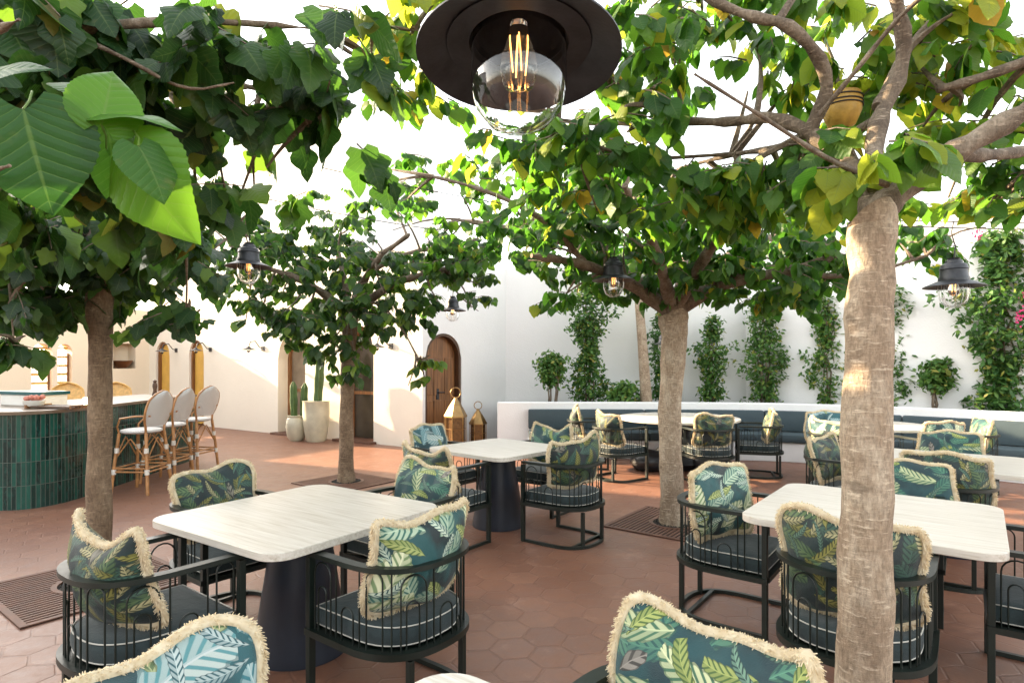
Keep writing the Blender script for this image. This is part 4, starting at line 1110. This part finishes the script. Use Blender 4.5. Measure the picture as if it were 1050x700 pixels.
T1 = Vector((-1.157, 3.30, 0)); T2 = Vector((-.13, 5.80, 0)); T3 = Vector((2.0, 3.32, 0)); T4 = Vector((3.64, 5.02, 0)); T0 = Vector((-.07, .80, 0))
T5 = Vector((2.47, 8.94, 0)); T6 = Vector((4.75, 7.9, 0))
D = .77
def seat_at(T, dirv, d, lab, plab, kind, var, lean=17, **kw):
    p = T+dirv*d; t, rz = put_chair(lab, p.x, p.y, -dirv)
    if kind: pillow(plab, (p.x, p.y, 0), rz, kind, var, lean, **kw)
seat_at(T1, -V, D, 'barrel armchair at left of the left foreground table, beside the floor grate', 'dark jungle print pillow sagging in the left foreground armchair', 'print_dark', 1, 16, dx=.02, yaw=5)
seat_at(T1, U, D, 'barrel armchair with its back to the camera at the left foreground table', 'pale palm print pillow with golden fringe, nearest the camera at the left table', 'print_cream', 2, 14, yaw=-4, sc=1.04)
seat_at(T1, V, D, 'barrel armchair behind the right corner of the left foreground table', 'teal palm print pillow seen beyond the right corner of the left foreground table', 'print_teal', 2, 20)
seat_at(T1, -U, D, 'barrel armchair behind the left corner of the left foreground table', 'green leaf print pillow seen beyond the left corner of the left foreground table', 'print_dark', 0, 18)
seat_at(T2, U, D+.0, 'barrel armchair at the right side of the middle table, in open floor', 'tilted dark green pillow in the open armchair right of the middle table', 'print_dark', 2, 12, yaw=-24, roll=-6, back_y=-.10)
seat_at(T2, -V, D, 'barrel armchair at the near left side of the middle table', 'dark pillow with curled cream fringe at near left of the middle table', 'print_dark', 3, 24)
seat_at(T2, -U, D, 'barrel armchair at the far left side of the middle table', 'pale blue and white pillow in front of the brass lanterns', 'print_pale', 0, 16)
seat_at(T2, V, D, 'barrel armchair at the far right side of the middle table', 'teal palm pillow between the middle table and the blue bench', 'print_teal', 1, 16)
seat_at(T3, -U, D, 'barrel armchair at the left end of the right table', 'pale teal leaf pillow standing upright at the left end of the right table', 'print_cream', 0, 8, yaw=-24, dx=.0, back_y=-.08)
seat_at(T3, -V, D, 'barrel armchair behind the big foreground trunk, back to the camera', 'dark jungle pillow half hidden by the big foreground trunk', 'print_dark', 0, 12, sc=1.05)
seat_at(T3, V, D, 'barrel armchair beyond the far edge of the right table', 'teal pillow with a pale leaf just over the far edge of the right table', 'print_teal', 0, 16, dx=-.10, yaw=6)
seat_at(T3, U, D, 'barrel armchair at the right end of the right table, cut by the frame', 'dark pillow at the right frame edge in the end chair of the right table', 'print_dark', 2, 14)
seat_at(T4, -V, D+.02, 'barrel armchair with its back to the right table, at the far right table', 'wide dark jungle pillow in the chair between the two right hand tables', 'print_dark', 0, 10, sc=1.05)
seat_at(T4, -U, D, 'barrel armchair at the left end of the far right table, beside the big trunk', 'small looking leaf pillow just left of the big trunk, above the right table', 'print_dark', 3, 18, yaw=-15)
seat_at(T4, V, D, 'barrel armchair beyond the far right table, facing the camera', 'long teal pillow over the far edge of the far right table', 'print_teal', 0, 16)
seat_at(T0, -U, D, 'armchair cut by the bottom edge, left corner of the photo', 'large blue and white palm pillow at the bottom left corner', 'print_pale', 0, 16)
seat_at(T0, V, D, 'armchair cut by the bottom edge, right of the photo centre', 'large teal pillow with green leaves at the bottom edge right of centre', 'print_teal', 2, 14, dx=-.02)
# round table by the bench
def ring_seat(T, x, y, lab, plab, kind, var, face=None, **kw):
    f = Vector((T.x-x, T.y-y, 0)).normalized() if face is None else Vector(face)
    t, rz = put_chair(lab, x, y, f)
    if kind: pillow(plab, (x, y, 0), rz, kind, var, **kw)
ring_seat(T5, 1.42, 8.12, 'barrel armchair at the near left of the big round table', 'sunlit golden leaf pillow in the near left chair of the big round table', 'print_dark', 0, yaw=-12)
ring_seat(T5, 1.15, 9.05, 'barrel armchair at the left end of the big round table, close to the bench', 'dark pillow leaning in the leftmost chair of the big round table', 'print_dark', 1)
ring_seat(T5, 2.60, 7.95, 'barrel armchair just right of the central trunk with its back to the camera', 'green and cream pillow just right of the central trunk', 'print_dark', 0)
ring_seat(T5, 3.42, 8.35, 'barrel armchair at the right of the big round table', 'narrow leaf pillow in the right hand chair of the big round table', 'print_dark', 2, face=(-.95, .3, 0))
ring_seat(T6, 3.98, 7.35, 'barrel armchair left of the big trunk at the small round table', 'cream and green pillow left of the big trunk, before the bench', 'print_cream', 3)
ring_seat(T6, 4.85, 6.95, 'barrel armchair at the near side of the small round table, right of the big trunk', 'pale leaf pillow right beside the big trunk, before the bench', 'print_cream', 0)
ring_seat(T6, 5.55, 7.35, 'barrel armchair at the right side of the small round table', 'small dark leaf pillow leaning on the blue bench right of the big trunk', 'print_teal', 2, face=(-.9, .3, 0))
pillow('pale blue pillow leaning on the bench behind the small round table', (4.35, 8.35, 0), R(150), 'print_pale', 0, 14, z=.43)

# ---------------------------------------------------------------- tables
def table(T, label, half=.56, rz=UA, ped=True, group='square stone topped pedestal tables'):
    t = thing('dining_table', label, 'table', T, rz, group)
    r = .11; h = half; pts = []
    for cx_, cy_, a0_ in ((h-r, h-r, 0), (-h+r, h-r, 90), (-h+r, -h+r, 180), (h-r, -h+r, 270)):
        for k in range(8): a = R(a0_+90*k/7); pts.append((cx_+r*math.cos(a), cy_+r*math.sin(a)))
    def rg(z, s): return [Vector((x*(1-s/h), y*(1-s/h), z)) for x, y in pts]
    m1 = MB(); m1.rings([rg(.712, .004), rg(.715, 0), rg(.747, 0), rg(.75, .003)]); m1.build('tabletop', M['stone'], t, smooth=30)
    if ped:
        m1 = MB(); m1.lathe([(.250, .0), (.252, .012), (.150, .66), (.150, .70), (.20, .702), (.20, .711)], 56); m1.build('pedestal', M['navy'], t, smooth=35)
    return t
table(T1, 'square white stone table in the left foreground on a navy cone foot', .555, R(-34))
table(T2, 'square white stone table in the middle, nearest the brass lanterns', .50, R(-42))
table(T3, 'square white stone table at the right, behind the big foreground trunk', .565, R(-38))
table(T4, 'square white stone table at the far right beyond the two back to back chairs', .56)
table(T0+Vector((0, .05, 0)), 'table whose rounded pale corner just shows at the bottom edge', .56)
def round_table(T, label, r, boulder=True):
    t = thing('round_table', label, 'table', T)
    m1 = MB(); m1.lathe([(r-.02, .712), (r, .72), (r, .742), (r-.008, .75)], 64); m1.build('tabletop', M['stone'], t, smooth=30)
    if boulder:
        rs = random.Random(5)
        m1 = MB()
        prof = [(.02, 0)]+[(.34*math.sin(PI*(.18+.64*k/8))*(1.15 if k < 3 else .8), .02+.69*k/8) for k in range(9)]
        m1.lathe([(.30, 0), (.40, .10), (.36, .24), (.22, .34), (.17, .50), (.22, .62), (.34, .70), (.34, .711)], 36)
        m1.build('pedestal', M['stoneblack'], t, smooth=50)
        for a, dd_ in ((200, .50), (325, .46), (75, .48)):
            bm_ = MB(); rr_ = rs.uniform(.24, .30)
            bm_.lathe([(.01, 0), (rr_*.75, .01), (rr_, .10), (rr_*.95, .20), (rr_*.6, .27), (.01, .30)], 24, (dd_*math.cos(R(a)), dd_*math.sin(R(a)), 0), caps=False)
            bm_.build('boulder_foot', M['stoneblack'], t, smooth=60)
    else:
        m1 = MB(); m1.lathe([(.25, 0), (.25, .012), (.14, .66), (.20, .711)], 40); m1.build('pedestal', M['navy'], t, smooth=35)
    return t
round_table(T5, 'large round table on black boulder feet beside the curved bench', .88)
round_table(T6, 'small round table by the bench, mostly hidden behind the big trunk', .68, False)

# ---------------------------------------------------------------- hanging lamps
def lamp(label, px_, py_, D_, Y_, cord_to, group='dark metal dome lamps with glass globes', tilt=0):
    p = W(px_, py_, Y_); s = D_/.42
    t = thing('pendant_lamp', label, 'lamp', p, 0, group); t.rotation_euler = (R(tilt), 0, 0)
    m1 = MB(); m1.lathe([(.045*s, .205*s), (.040*s, .195*s), (.058*s, .185*s), (.062*s, .165*s), (.088*s, .150*s), (.098*s, .12*s), (.100*s, .115*s), (.094*s, .11*s), (.098*s, .06*s), (.106*s, .045*s), (.106*s, .02*s),
        (.102*s, .02*s), (.10*s, .045*s), (.09*s, .10*s), (.04*s, .16*s)], 48, caps=False); m1.build('dome', M['lampmetal'], t, smooth=40)
    m1 = MB(); m1.lathe([(.104*s, .022*s), (.125*s, .018*s), (.205*s, -.018*s), (.212*s, -.022*s), (.212*s, -.026*s), (.204*s, -.023*s), (.150*s, .004*s), (.150*s, .000*s), (.104*s, .004*s), (.100*s, .016*s), (.104*s, .022*s)], 64, caps=False); m1.build('brim', M['lampmetal'], t, smooth=40)
    m1 = MB(); m1.lathe([(.096*s, .03*s), (.100*s, -.03*s), (.100*s, -.085*s), (.090*s, -.130*s), (.064*s, -.164*s), (.030*s, -.180*s), (.001*s, -.184*s), (.001*s, -.1815*s), (.0295*s, -.1775*s), (.0625*s, -.162*s), (.088*s, -.129*s), (.098*s, -.085*s), (.098*s, -.03*s), (.094*s, .03*s)], 40, caps=False)
    m1.build('glass_globe', M['glass'], t, smooth=60)
    m1 = MB()
    for k in range(4):
        a = PI*k/4+.3; pts = []
        for r_, z_ in [(.101, .02), (.106, -.05), (.104, -.10), (.082, -.155), (.035, -.188)]: pts.append((r_*s*math.cos(a), r_*s*math.sin(a), z_*s))
        q = [(-x, -y, z) for x, y, z in pts][::-1]
        if D_ < .41: m1.tube(pts+q, .0022*s, 5, caps=False)
    if D_ < .41: m1.build('wire_guard', M['steel'], t, fix=False)
    m1 = MB(); m1.lathe([(.001, .05*s), (.018*s, .05*s), (.022*s, .02*s), (.036*s, -.025*s), (.040*s, -.055*s), (.032*s, -.085*s), (.001, -.097*s)], 24, caps=False); b = m1.build('bulb', M['glass'], t, smooth=60)
    m1 = MB()
    for k in range(4):
        a = PI*k/2; m1.tube([(.012*s*math.cos(a), .012*s*math.sin(a), .02*s), (.010*s*math.cos(a+.4), .010*s*math.sin(a+.4), -.06*s)], .0011*s, 5)
    m1.build('filament', M['filament'], b, fix=False)
    m1 = MB(); zc = cord_to-p.z
    if tilt: m1.lathe([(.055*s, .20*s), (.055*s, .34*s), (.02*s, .36*s)], 24)
    m1.tube([(0, 0, .19*s), (.012, 0, .19*s+(zc-.19*s)*.35), (-.018, 0, .19*s+(zc-.19*s)*.7), (0, 0, zc)], .005, 6); m1.build('cord', M['cable'], t, smooth=60)
    return t
lamp('very large dark lamp with bare glass globe hanging close overhead at the top centre', 532, 48, .425, 1.27, 2.95, tilt=-7)
lamp('dome lamp hanging in front of the centre tree crown', 629, 285, .37, 5.3, 2.75)
lamp('dome lamp hanging at the right before the white wall', 978, 291, .385, 4.4, 2.60)
lamp('dome lamp hanging in the leaves left of centre, above the ochre wall glow', 255, 271, .36, 5.0, 2.85)
lamp('smallest dome lamp, above the arched wooden door', 464, 317, .39, 8.8, 2.85)
lamp('pale lamp half hidden behind the central trunk', 680, 352, .30, 9.3, 2.6)
def cable(label, a, b, sag=.03):
    m1 = MB(); n = 24; a = Vector(a); b = Vector(b)
    m1.tube([a.lerp(b, k/n)-Vector((0, 0, sag*4*(k/n)*(1-k/n))) for k in range(n+1)], .0045, 5)
    tag(m1.build('overhead_cable', M['cable'], None, smooth=60, fix=False), label, 'cable', 'thin black cables strung overhead')
pa = W(978, 228, 4.4)
cable('thin black cable passing over the right hand lamp', W(893, 226, 4.0), W(1300, 232, 5.6), .0)
cable('second black cable just under the one over the right hand lamp', W(893, 231, 4.05), W(1300, 236, 5.5), .02)
cable('black cable crossing the sky gap at the upper left centre', W(330, 172, 5.0), W(690, 232, 5.4), .05)
cable('black cable sagging over the middle table', W(255, 200, 5.0), W(560, 245, 8.8), .08)
pl = (464, 0)

# ---------------------------------------------------------------- wall sconces
def sconce(label, wall, pxx, z):
    s_ = wall.s_px(pxx); t = thing('wall_sconce', label, 'lamp', wall.at(s_, 0, z), wall.rz, 'small black gooseneck wall lamps')
    m1 = MB(); m1.tube([(0, -.01, .0), (0, -.10, .03), (0, -.20, .16), (0, -.32, .14), (0, -.36, .02)], .011, 8); m1.build('arm', M['lampmetal'], t, smooth=60)
    m1 = MB(); m1.lathe([(.02, .04), (.05, .01), (.15, -.03), (.15, -.035), (.04, -.01), (.02, -.01)], 24, (0, -.36, 0), caps=False); m1.build('shade', M['lampmetal'], t, smooth=40)
    m1 = MB(); m1.lathe([(.001, -.10), (.03, -.08), (.04, -.04), (.03, -.01)], 16, (0, -.36, 0), caps=False); m1.build('bulb', M['glass'], t, smooth=60)
    m1 = MB(); m1.box((0, -.012, 0), (.10, .022, .10)); m1.build('wall_plate', M['lampmetal'], t, bevel=.004)
sconce('small black wall lamp on the sunlit wall left of the cactus pots', wl, 270, 1.87)
sconce('small black wall lamp between the glass door and the wooden door', wl, 401, 1.87)
sconce('small black wall lamp between the two ochre shutters', wl, 181, 1.87)
sconce('small black wall lamp just right of the ochre shutters', wl, 216, 1.87)

# ---------------------------------------------------------------- pots with cacti
def pot(label, g, prof, cacti):
    t = thing('potted_cactus', label, 'cactus', g)
    m1 = MB(); m1.lathe(prof, 40, caps=True); m1.build('pot', M['potglaze'], t, smooth=40)
    top = prof[-1][1]-.05
    m1 = MB(); m1.lathe([(.001, top), (prof[-1][0]-.005, top)], 24, caps=False); m1.build('soil', M['soil'], t, fix=False)
    for (x, y, h_, r_, ln) in cacti:
        m1 = MB(); rs_ = []
        for k in range(9):
            z = top-.02+h_*k/8; rad = r_*(1-.18*abs(k-4)/4)*(1 if k < 8 else .35)*(1+.05*math.sin(k*2.2)); ring_ = []
            for a in range(24):
                an = 2*PI*a/24; q = rad*(1+.28*(math.cos(an*5)))
                ring_.append(Vector((x+ln*k/8+q*math.cos(an), y+q*math.sin(an), z)))
            rs_.append(ring_)
        m1.rings(rs_); m1.build('cactus_column', M['cactus'], t, smooth=50)
pot('tall column cactus in the large cream glazed pot', (-3.88, 11.9, 0), [(.17, 0), (.20, .05), (.245, .35), (.26, .60), (.255, .78), (.27, .80), (.24, .80)], [(.03, 0, 1.02, .075, .06)])
pot('shorter cacti in the small round pot beside the large cream pot', (-4.30, 12.0, 0), [(.12, 0), (.18, .08), (.215, .28), (.20, .42), (.17, .47), (.19, .50), (.165, .50)], [(-.05, 0, .75, .06, -.02), (.12, .03, .72, .06, .03)])

# ---------------------------------------------------------------- brass lanterns
def lantern(label, g, s, rz):
    t = thing('floor_lantern', label, 'lantern', g, rz, 'hexagonal brass floor lanterns')
    def hx(r, z): return [Vector((r*math.cos(PI*k/3), r*math.sin(PI*k/3), z)) for k in range(6)]
    m1 = MB(); m1.rings([hx(.19*s, .0), hx(.19*s, .035*s)]); m1.build('base', M['brass'], t)
    m1 = MB()
    for k in range(6):
        p = hx(.178*s, 0)[k]; m1.tube([p+Z(.03*s), p+Z(.60*s)], .009*s, 6)
        q = hx(.178*s, 0)[(k+1) % 6]
        for z_ in (.20, .40): m1.tube([p+Z(z_*s), q+Z(z_*s)], .004*s, 5)
    m1.build('frame', M['brass'], t, fix=False)
    m1 = MB(); m1.rings([hx(.160*s, .04*s), hx(.160*s, .59*s)], caps=False); m1.build('panes', M['amber'], t)
    m1 = MB(); m1.rings([hx(.20*s, .595*s), hx(.20*s, .62*s), hx(.10*s, .80*s), hx(.035*s, .90*s), hx(.025*s, .93*s)]); m1.build('roof', M['brass'], t)
    m1 = MB(); n = 24; m1.tube([(.085*s*math.cos(2*PI*k/n), 0, (1.005+.085*math.sin(2*PI*k/n))*s) for k in range(n)], .009*s, 7, closed=True); m1.build('ring_handle', M['brass'], t, smooth=60, fix=False)
def amber():
    m, nt, b = new_mat('amber_hammered_glass'); v = coords(nt, 'Object'); n = noise(nt, v, 30, 3)
    nt.links.new(ramp(nt, n, [(.3, (.09, .045, .018)), (.7, (.22, .12, .045))]), b.inputs['Base Color']); b.inputs['Roughness'].default_value = .25; b.inputs['Metallic'].default_value = .5
    bump(nt, b, n, .4, .01); return m
M['amber'] = amber()
lantern('taller brass lantern with ring handle before the wooden door', (-.98, 10.45, 0), 1.03, .3)
lantern('shorter brass lantern right of the taller one', (-.60, 10.6, 0), .80, .1)

# ---------------------------------------------------------------- tiled bar
def round_poly(pts, rads, n=10):
    out = []; m = len(pts)
    for i in range(m):
        p, a, b = Vector(pts[i]), Vector(pts[i-1]), Vector(pts[(i+1) % m]); r = rads[i]
        if r <= 0: out.append(p); continue
        u, v = (a-p).normalized(), (b-p).normalized(); s0, s1 = p+u*r, p+v*r
        for k in range(n+1):
            t_ = k/n; out.append(s0*(1-t_)**2+p*2*t_*(1-t_)+s1*t_*t_)
    return out
foot = [(-5.12, 9.7, 0), (-4.93, 6.02, 0), (-8.6, 7.85, 0), (-8.2, 8.75, 0), (-6.2, 7.9, 0), (-6.0, 9.8, 0)]
fp = round_poly(foot, [0, 1.05, 0, 0, .3, 0])
t = thing('tiled_bar', 'curved bar counter clad in glossy dark green vertical tiles', 'bar')
me = bpy.data.meshes.new('tile_cladding'); vs, fs, uvs = [], [], []
n = len(fp); acc = [0]
for i in range(n): acc.append(acc[-1]+(fp[(i+1) % n]-fp[i]).length)
for i in range(n+1): p = fp[i % n]; vs += [(p.x, p.y, 0), (p.x, p.y, 1.008)]
for i in range(n): fs.append((2*i, 2*i+2, 2*i+3, 2*i+1)); uvs += [(acc[i], 0), (acc[i+1], 0), (acc[i+1], 1.008), (acc[i], 1.008)]
me.from_pydata(vs, [], fs); uvl = me.uv_layers.new(name='UVMap')
for i, q in enumerate(uvs): uvl.data[i].uv = q
me.materials.append(M['tile']); o = bpy.data.objects.new('tile_cladding', me); C.objects.link(o); o.parent = t
for p in me.polygons: p.use_smooth = True
me.set_sharp_from_angle(angle=R(30))
bm = bmesh.new(); bm.from_mesh(me); bmesh.ops.recalc_face_normals(bm, faces=bm.faces); bm.to_mesh(me); bm.free()
m1 = MB()
cen = Vector((-6.0, 8.2, 0))
def off_poly(P, dd_):
    out = []
    for i, p in enumerate(P):
        a, b = P[i-1], P[(i+1) % len(P)]; tt_ = (b-a).normalized(); nn = Vector((-tt_.y, tt_.x, 0)) ; out.append(p+nn*dd_)
    return out
area = sum(fp[i].x*fp[(i+1) % n].y-fp[(i+1) % n].x*fp[i].y for i in range(n))
sg = -1 if area > 0 else 1
o1 = off_poly(fp, sg*.03)
m1.rings([[p+Z(1.010) for p in o1], [p+Z(1.045) for p in o1]]); m1.build('countertop', M['copperstone'] if 'copperstone' in M else plain('worn_stone_counter', (.13, .085, .052), .35, .3, 6, .1, 40), t)
# raised tiled shelf on the counter, menus, bottles, candle
t = thing('serving_station', 'raised white and green tiled block standing behind the bar front', 'counter')
m1 = MB(); m1.box((-5.85, 7.35, 1.11), (.75, .30, .13), R(-20)); m1.build('body', M['white_ceramic'], t, bevel=.01)
m1 = MB(); m1.box((-5.85, 7.35, 1.197), (.80, .34, .04), R(-20)); m1.build('tile_edge', plain('teal_tile_edge', (.01, .08, .085), .2, .2), t, bevel=.006)
t = thing('slatted_tray', 'dark slatted tray lying on the bar front', 'tray')
m1 = MB()
for k in range(6): m1.box((-5.15-.0*k, 6.72+.045*k, 1.062+.004), (.62, .02, .018), R(-12))
m1.build('slats', M['wood_dark'], t, bevel=.003)
for c_ in ((-5.44, 6.90, 1.067), (-4.86, 6.80, 1.067)):
    m1 = MB(); m1.box(c_, (.03, .30, .04), R(-12)); m1.build('rail', M['wood_brown'], t)
def bottle(name, label, p, prof, mat, group=None, cap=None):
    m1 = MB(); m1.lathe(prof, 20); o = m1.build(name, mat, None, smooth=40, loc=p); tag(o, label, name.replace('_', ' '), group); return o
bg = plain('green_bottle_glass', (.03, .06, .03), .1, .2); br_ = plain('amber_bottle_glass', (.18, .07, .02), .1, .2); 
bp = [(.035, 0), (.037, .02), (.037, .15), (.014, .20), (.013, .26), (.001, .262)]
bottle('pepper_mill', 'dark pepper mill standing on the far bar end', (-5.35, 9.0, 1.046), [(.035, 0), (.04, .03), (.022, .10), (.034, .16), (.03, .20), (.018, .215), (.03, .24), (.001, .26)], M['wood_dark'])
bottle('bottle', 'cream labelled bottle on the bar beside the pepper mill', (-5.6, 8.3, 1.046), bp, plain('cream_bottle', (.55, .42, .22), .3, .2))
bottle('glass_tumbler', 'clear tumbler on the bar beside the cream bottle', (-5.45, 8.0, 1.046), [(.03, 0), (.037, .002), (.041, .11), (.038, .11), (.033, .008), (.001, .008)], M['glass'])
bottle('candle_glass', 'glowing candle glass on the bar left of the brown trunk', (-5.05, 7.15, 1.046), [(.035, 0), (.042, .01), (.046, .10), (.042, .10), (.038, .02), (.001, .02)], M['candle'])
t = thing('fruit_bowl', 'glass bowl of pink and white flowers at the left bar end', 'bowl', (-5.45, 6.85, 1.046))
m1 = MB(); m1.lathe([(.05, 0), (.09, .03), (.11, .09), (.105, .09), (.085, .035), (.04, .008)], 28, caps=False); m1.build('bowl', M['white_ceramic'], t, smooth=60)
for k in range(9):
    m1 = MB(); a = k*2.4; rr_ = .028*math.sqrt(k); m1.lathe([(.001, -.03), (.022, -.02), (.03, 0), (.022, .02), (.001, .03)], 10, (rr_*math.cos(a), rr_*math.sin(a), .10+.012*(k % 3)), caps=False)
    m1.build('fruit', plain('pink_fruit', (.60, .22, .16), .5, .2) if k == 0 else bpy.data.materials['pink_fruit'], t, smooth=60)

# ---------------------------------------------------------------- rattan bar stools
def stool(label, x, y, face, seatmat, canemat, group):
    rz = math.atan2(face[1], face[0])-PI/2
    t = thing('rattan_stool', label, 'stool', (x, y, 0), rz, group)
    r = .019
    tops = {(-1, 1): (-.17, .16), (1, 1): (.17, .16), (-1, -1): (-.17, -.17), (1, -1): (.17, -.17)}
    for (sx, sy), (tx, ty) in tops.items():
        m1 = MB(); m1.tube([(tx+sx*.06, ty+sy*.06, 0), (tx+sx*.03, ty+sy*.03, .4), (tx, ty, .72)], [r, r, r], 8); lg = m1.build('leg', canemat, t, smooth=60)
        for z_ in (.27, .52):
            m1 = MB(); k_ = (.72-z_)/.72*.06; m1.tube([(tx+sx*k_, ty+sy*k_, z_-.03), (tx+sx*k_, ty+sy*k_, z_+.03)], r*1.35, 8)
            m1.build('binding', M['binding'], lg, smooth=60)
    m1 = MB()
    for z_ in (.27, .31):
        k_ = (.72-z_)/.72*.06+.17; q = [(-k_, -k_, z_), (k_, -k_, z_), (k_, k_, z_), (-k_, k_, z_)]
        for i in range(4): m1.tube([q[i], q[(i+1) % 4]], .011, 7)
    m1.build('footrest', canemat, t, smooth=60, fix=False)
    m1 = MB()
    for i in range(4):
        a_, b_ = [(-.2, -.2), (.2, -.2), (.2, .2), (-.2, .2)][i], [(.2, -.2), (.2, .2), (-.2, .2), (-.2, -.2)][i]
        m1.tube([(a_[0], a_[1], .40), (a_[0]*.55+b_[0]*.45, a_[1]*.55+b_[1]*.45, .64), (b_[0]*.5+a_[0]*.5, b_[1]*.5+a_[1]*.5, .66), (b_[0]*.55+a_[0]*.45, b_[1]*.55+a_[1]*.45, .64), (b_[0], b_[1], .40)], .008, 6)
    m1.build('curved_brace', canemat, t, smooth=60, fix=False)
    m1 = MB(); m1.lathe([(.001, .715), (.20, .715), (.225, .735), (.22, .755), (.19, .762), (.001, .758)], 28, caps=False); m1.build('seat', seatmat, t, smooth=40)
    # backrest : rounded shield leaning back
    def bpnt(u, v): # u -1..1, v 0..1
        wd_ = .245*(math.sin(PI*(.22+.60*v))**.7)*(1 if v < .75 else math.sqrt(max(0, 1-((v-.75)/.25)**2))*.92+.08*0)
        return Vector((u*wd_, -.20-.10*v-.05*(1-u*u)+.03, .80+.42*v))
    m1 = MB(); nu, nv = 10, 12
    vs = [bpnt(-1+2*i/nu, j/nv*.999) for j in range(nv+1) for i in range(nu+1)]
    vs2 = [v_+Vector((0, -.010, 0)) for v_ in vs]
    fs = [(j*(nu+1)+i, j*(nu+1)+i+1, (j+1)*(nu+1)+i+1, (j+1)*(nu+1)+i) for j in range(nv) for i in range(nu)]
    m1.add(vs, fs); m1.add(vs2, [f[::-1] for f in fs]); m1.build('backrest', seatmat, t, smooth=60, fix=False)
    m1 = MB(); per = [bpnt(-1, j/nv*.999) for j in range(nv+1)]+[bpnt(1, j/nv*.999) for j in range(nv, -1, -1)]
    m1.tube([Vector((-.17, -.17, .72))]+per+[Vector((.17, -.17, .72))], .014, 8); m1.build('back_frame', canemat, t, smooth=60)
    for sx in (-1, 1):
        m1 = MB(); m1.tube([(sx*.19, -.24, .93), (sx*.25, -.08, .93), (sx*.24, .10, .90), (sx*.19, .17, .80), (sx*.17, .16, .72)], .011, 7); m1.build('arm', canemat, t, smooth=60)
    return t
SG = 'rattan bar stools in a row by the tiled bar'
s0 = stool('rattan stool with sunlit white woven back, nearest the brown trunk', -4.50, 7.30, (-1, .05, 0), M['weave'], M['rattan'], SG)
index_kids()
rzs = s0.rotation_euler[2]
dup(s0, 'middle one of the three rattan bar stools with white woven backs', (-4.58, 7.98, 0), rzs+.06, SG)
dup(s0, 'farthest of the three rattan bar stools, leaning nearest the white wall', (-4.62, 8.72, 0), rzs-.1, SG)
h0 = stool('honey coloured rattan chair back showing over the bar, far left', -7.5, 10.0, (.3, -1, 0), M['rattan_honey'], M['rattan_honey'], 'honey rattan chairs behind the bar')
index_kids()
dup(h0, 'honey coloured rattan chair back showing over the bar behind the brown trunk', (-6.75, 10.1, 0), h0.rotation_euler[2], 'honey rattan chairs behind the bar')

# ---------------------------------------------------------------- mustard pot wedged in the limbs
t = thing('hanging_pot', 'small mustard pot wedged among the bare limbs of the big tree', 'pot', W(863, 132, 2.6), .4)
m1 = MB(); m1.lathe([(.03, 0), (.055, .015), (.078, .07), (.080, .12), (.072, .135), (.075, .145), (.066, .145), (.06, .12), (.04, .02), (.001, .015)], 28, caps=False); m1.build('body', M['potyellow'], t, smooth=50)
m1 = MB()
for z_ in (.09, .105, .125): m1.tube([(.082*math.cos(2*PI*k/24), .082*math.sin(2*PI*k/24), z_) for k in range(24)], .003, 5, closed=True)
m1.build('cord_wrap', M['cable'], t, fix=False)
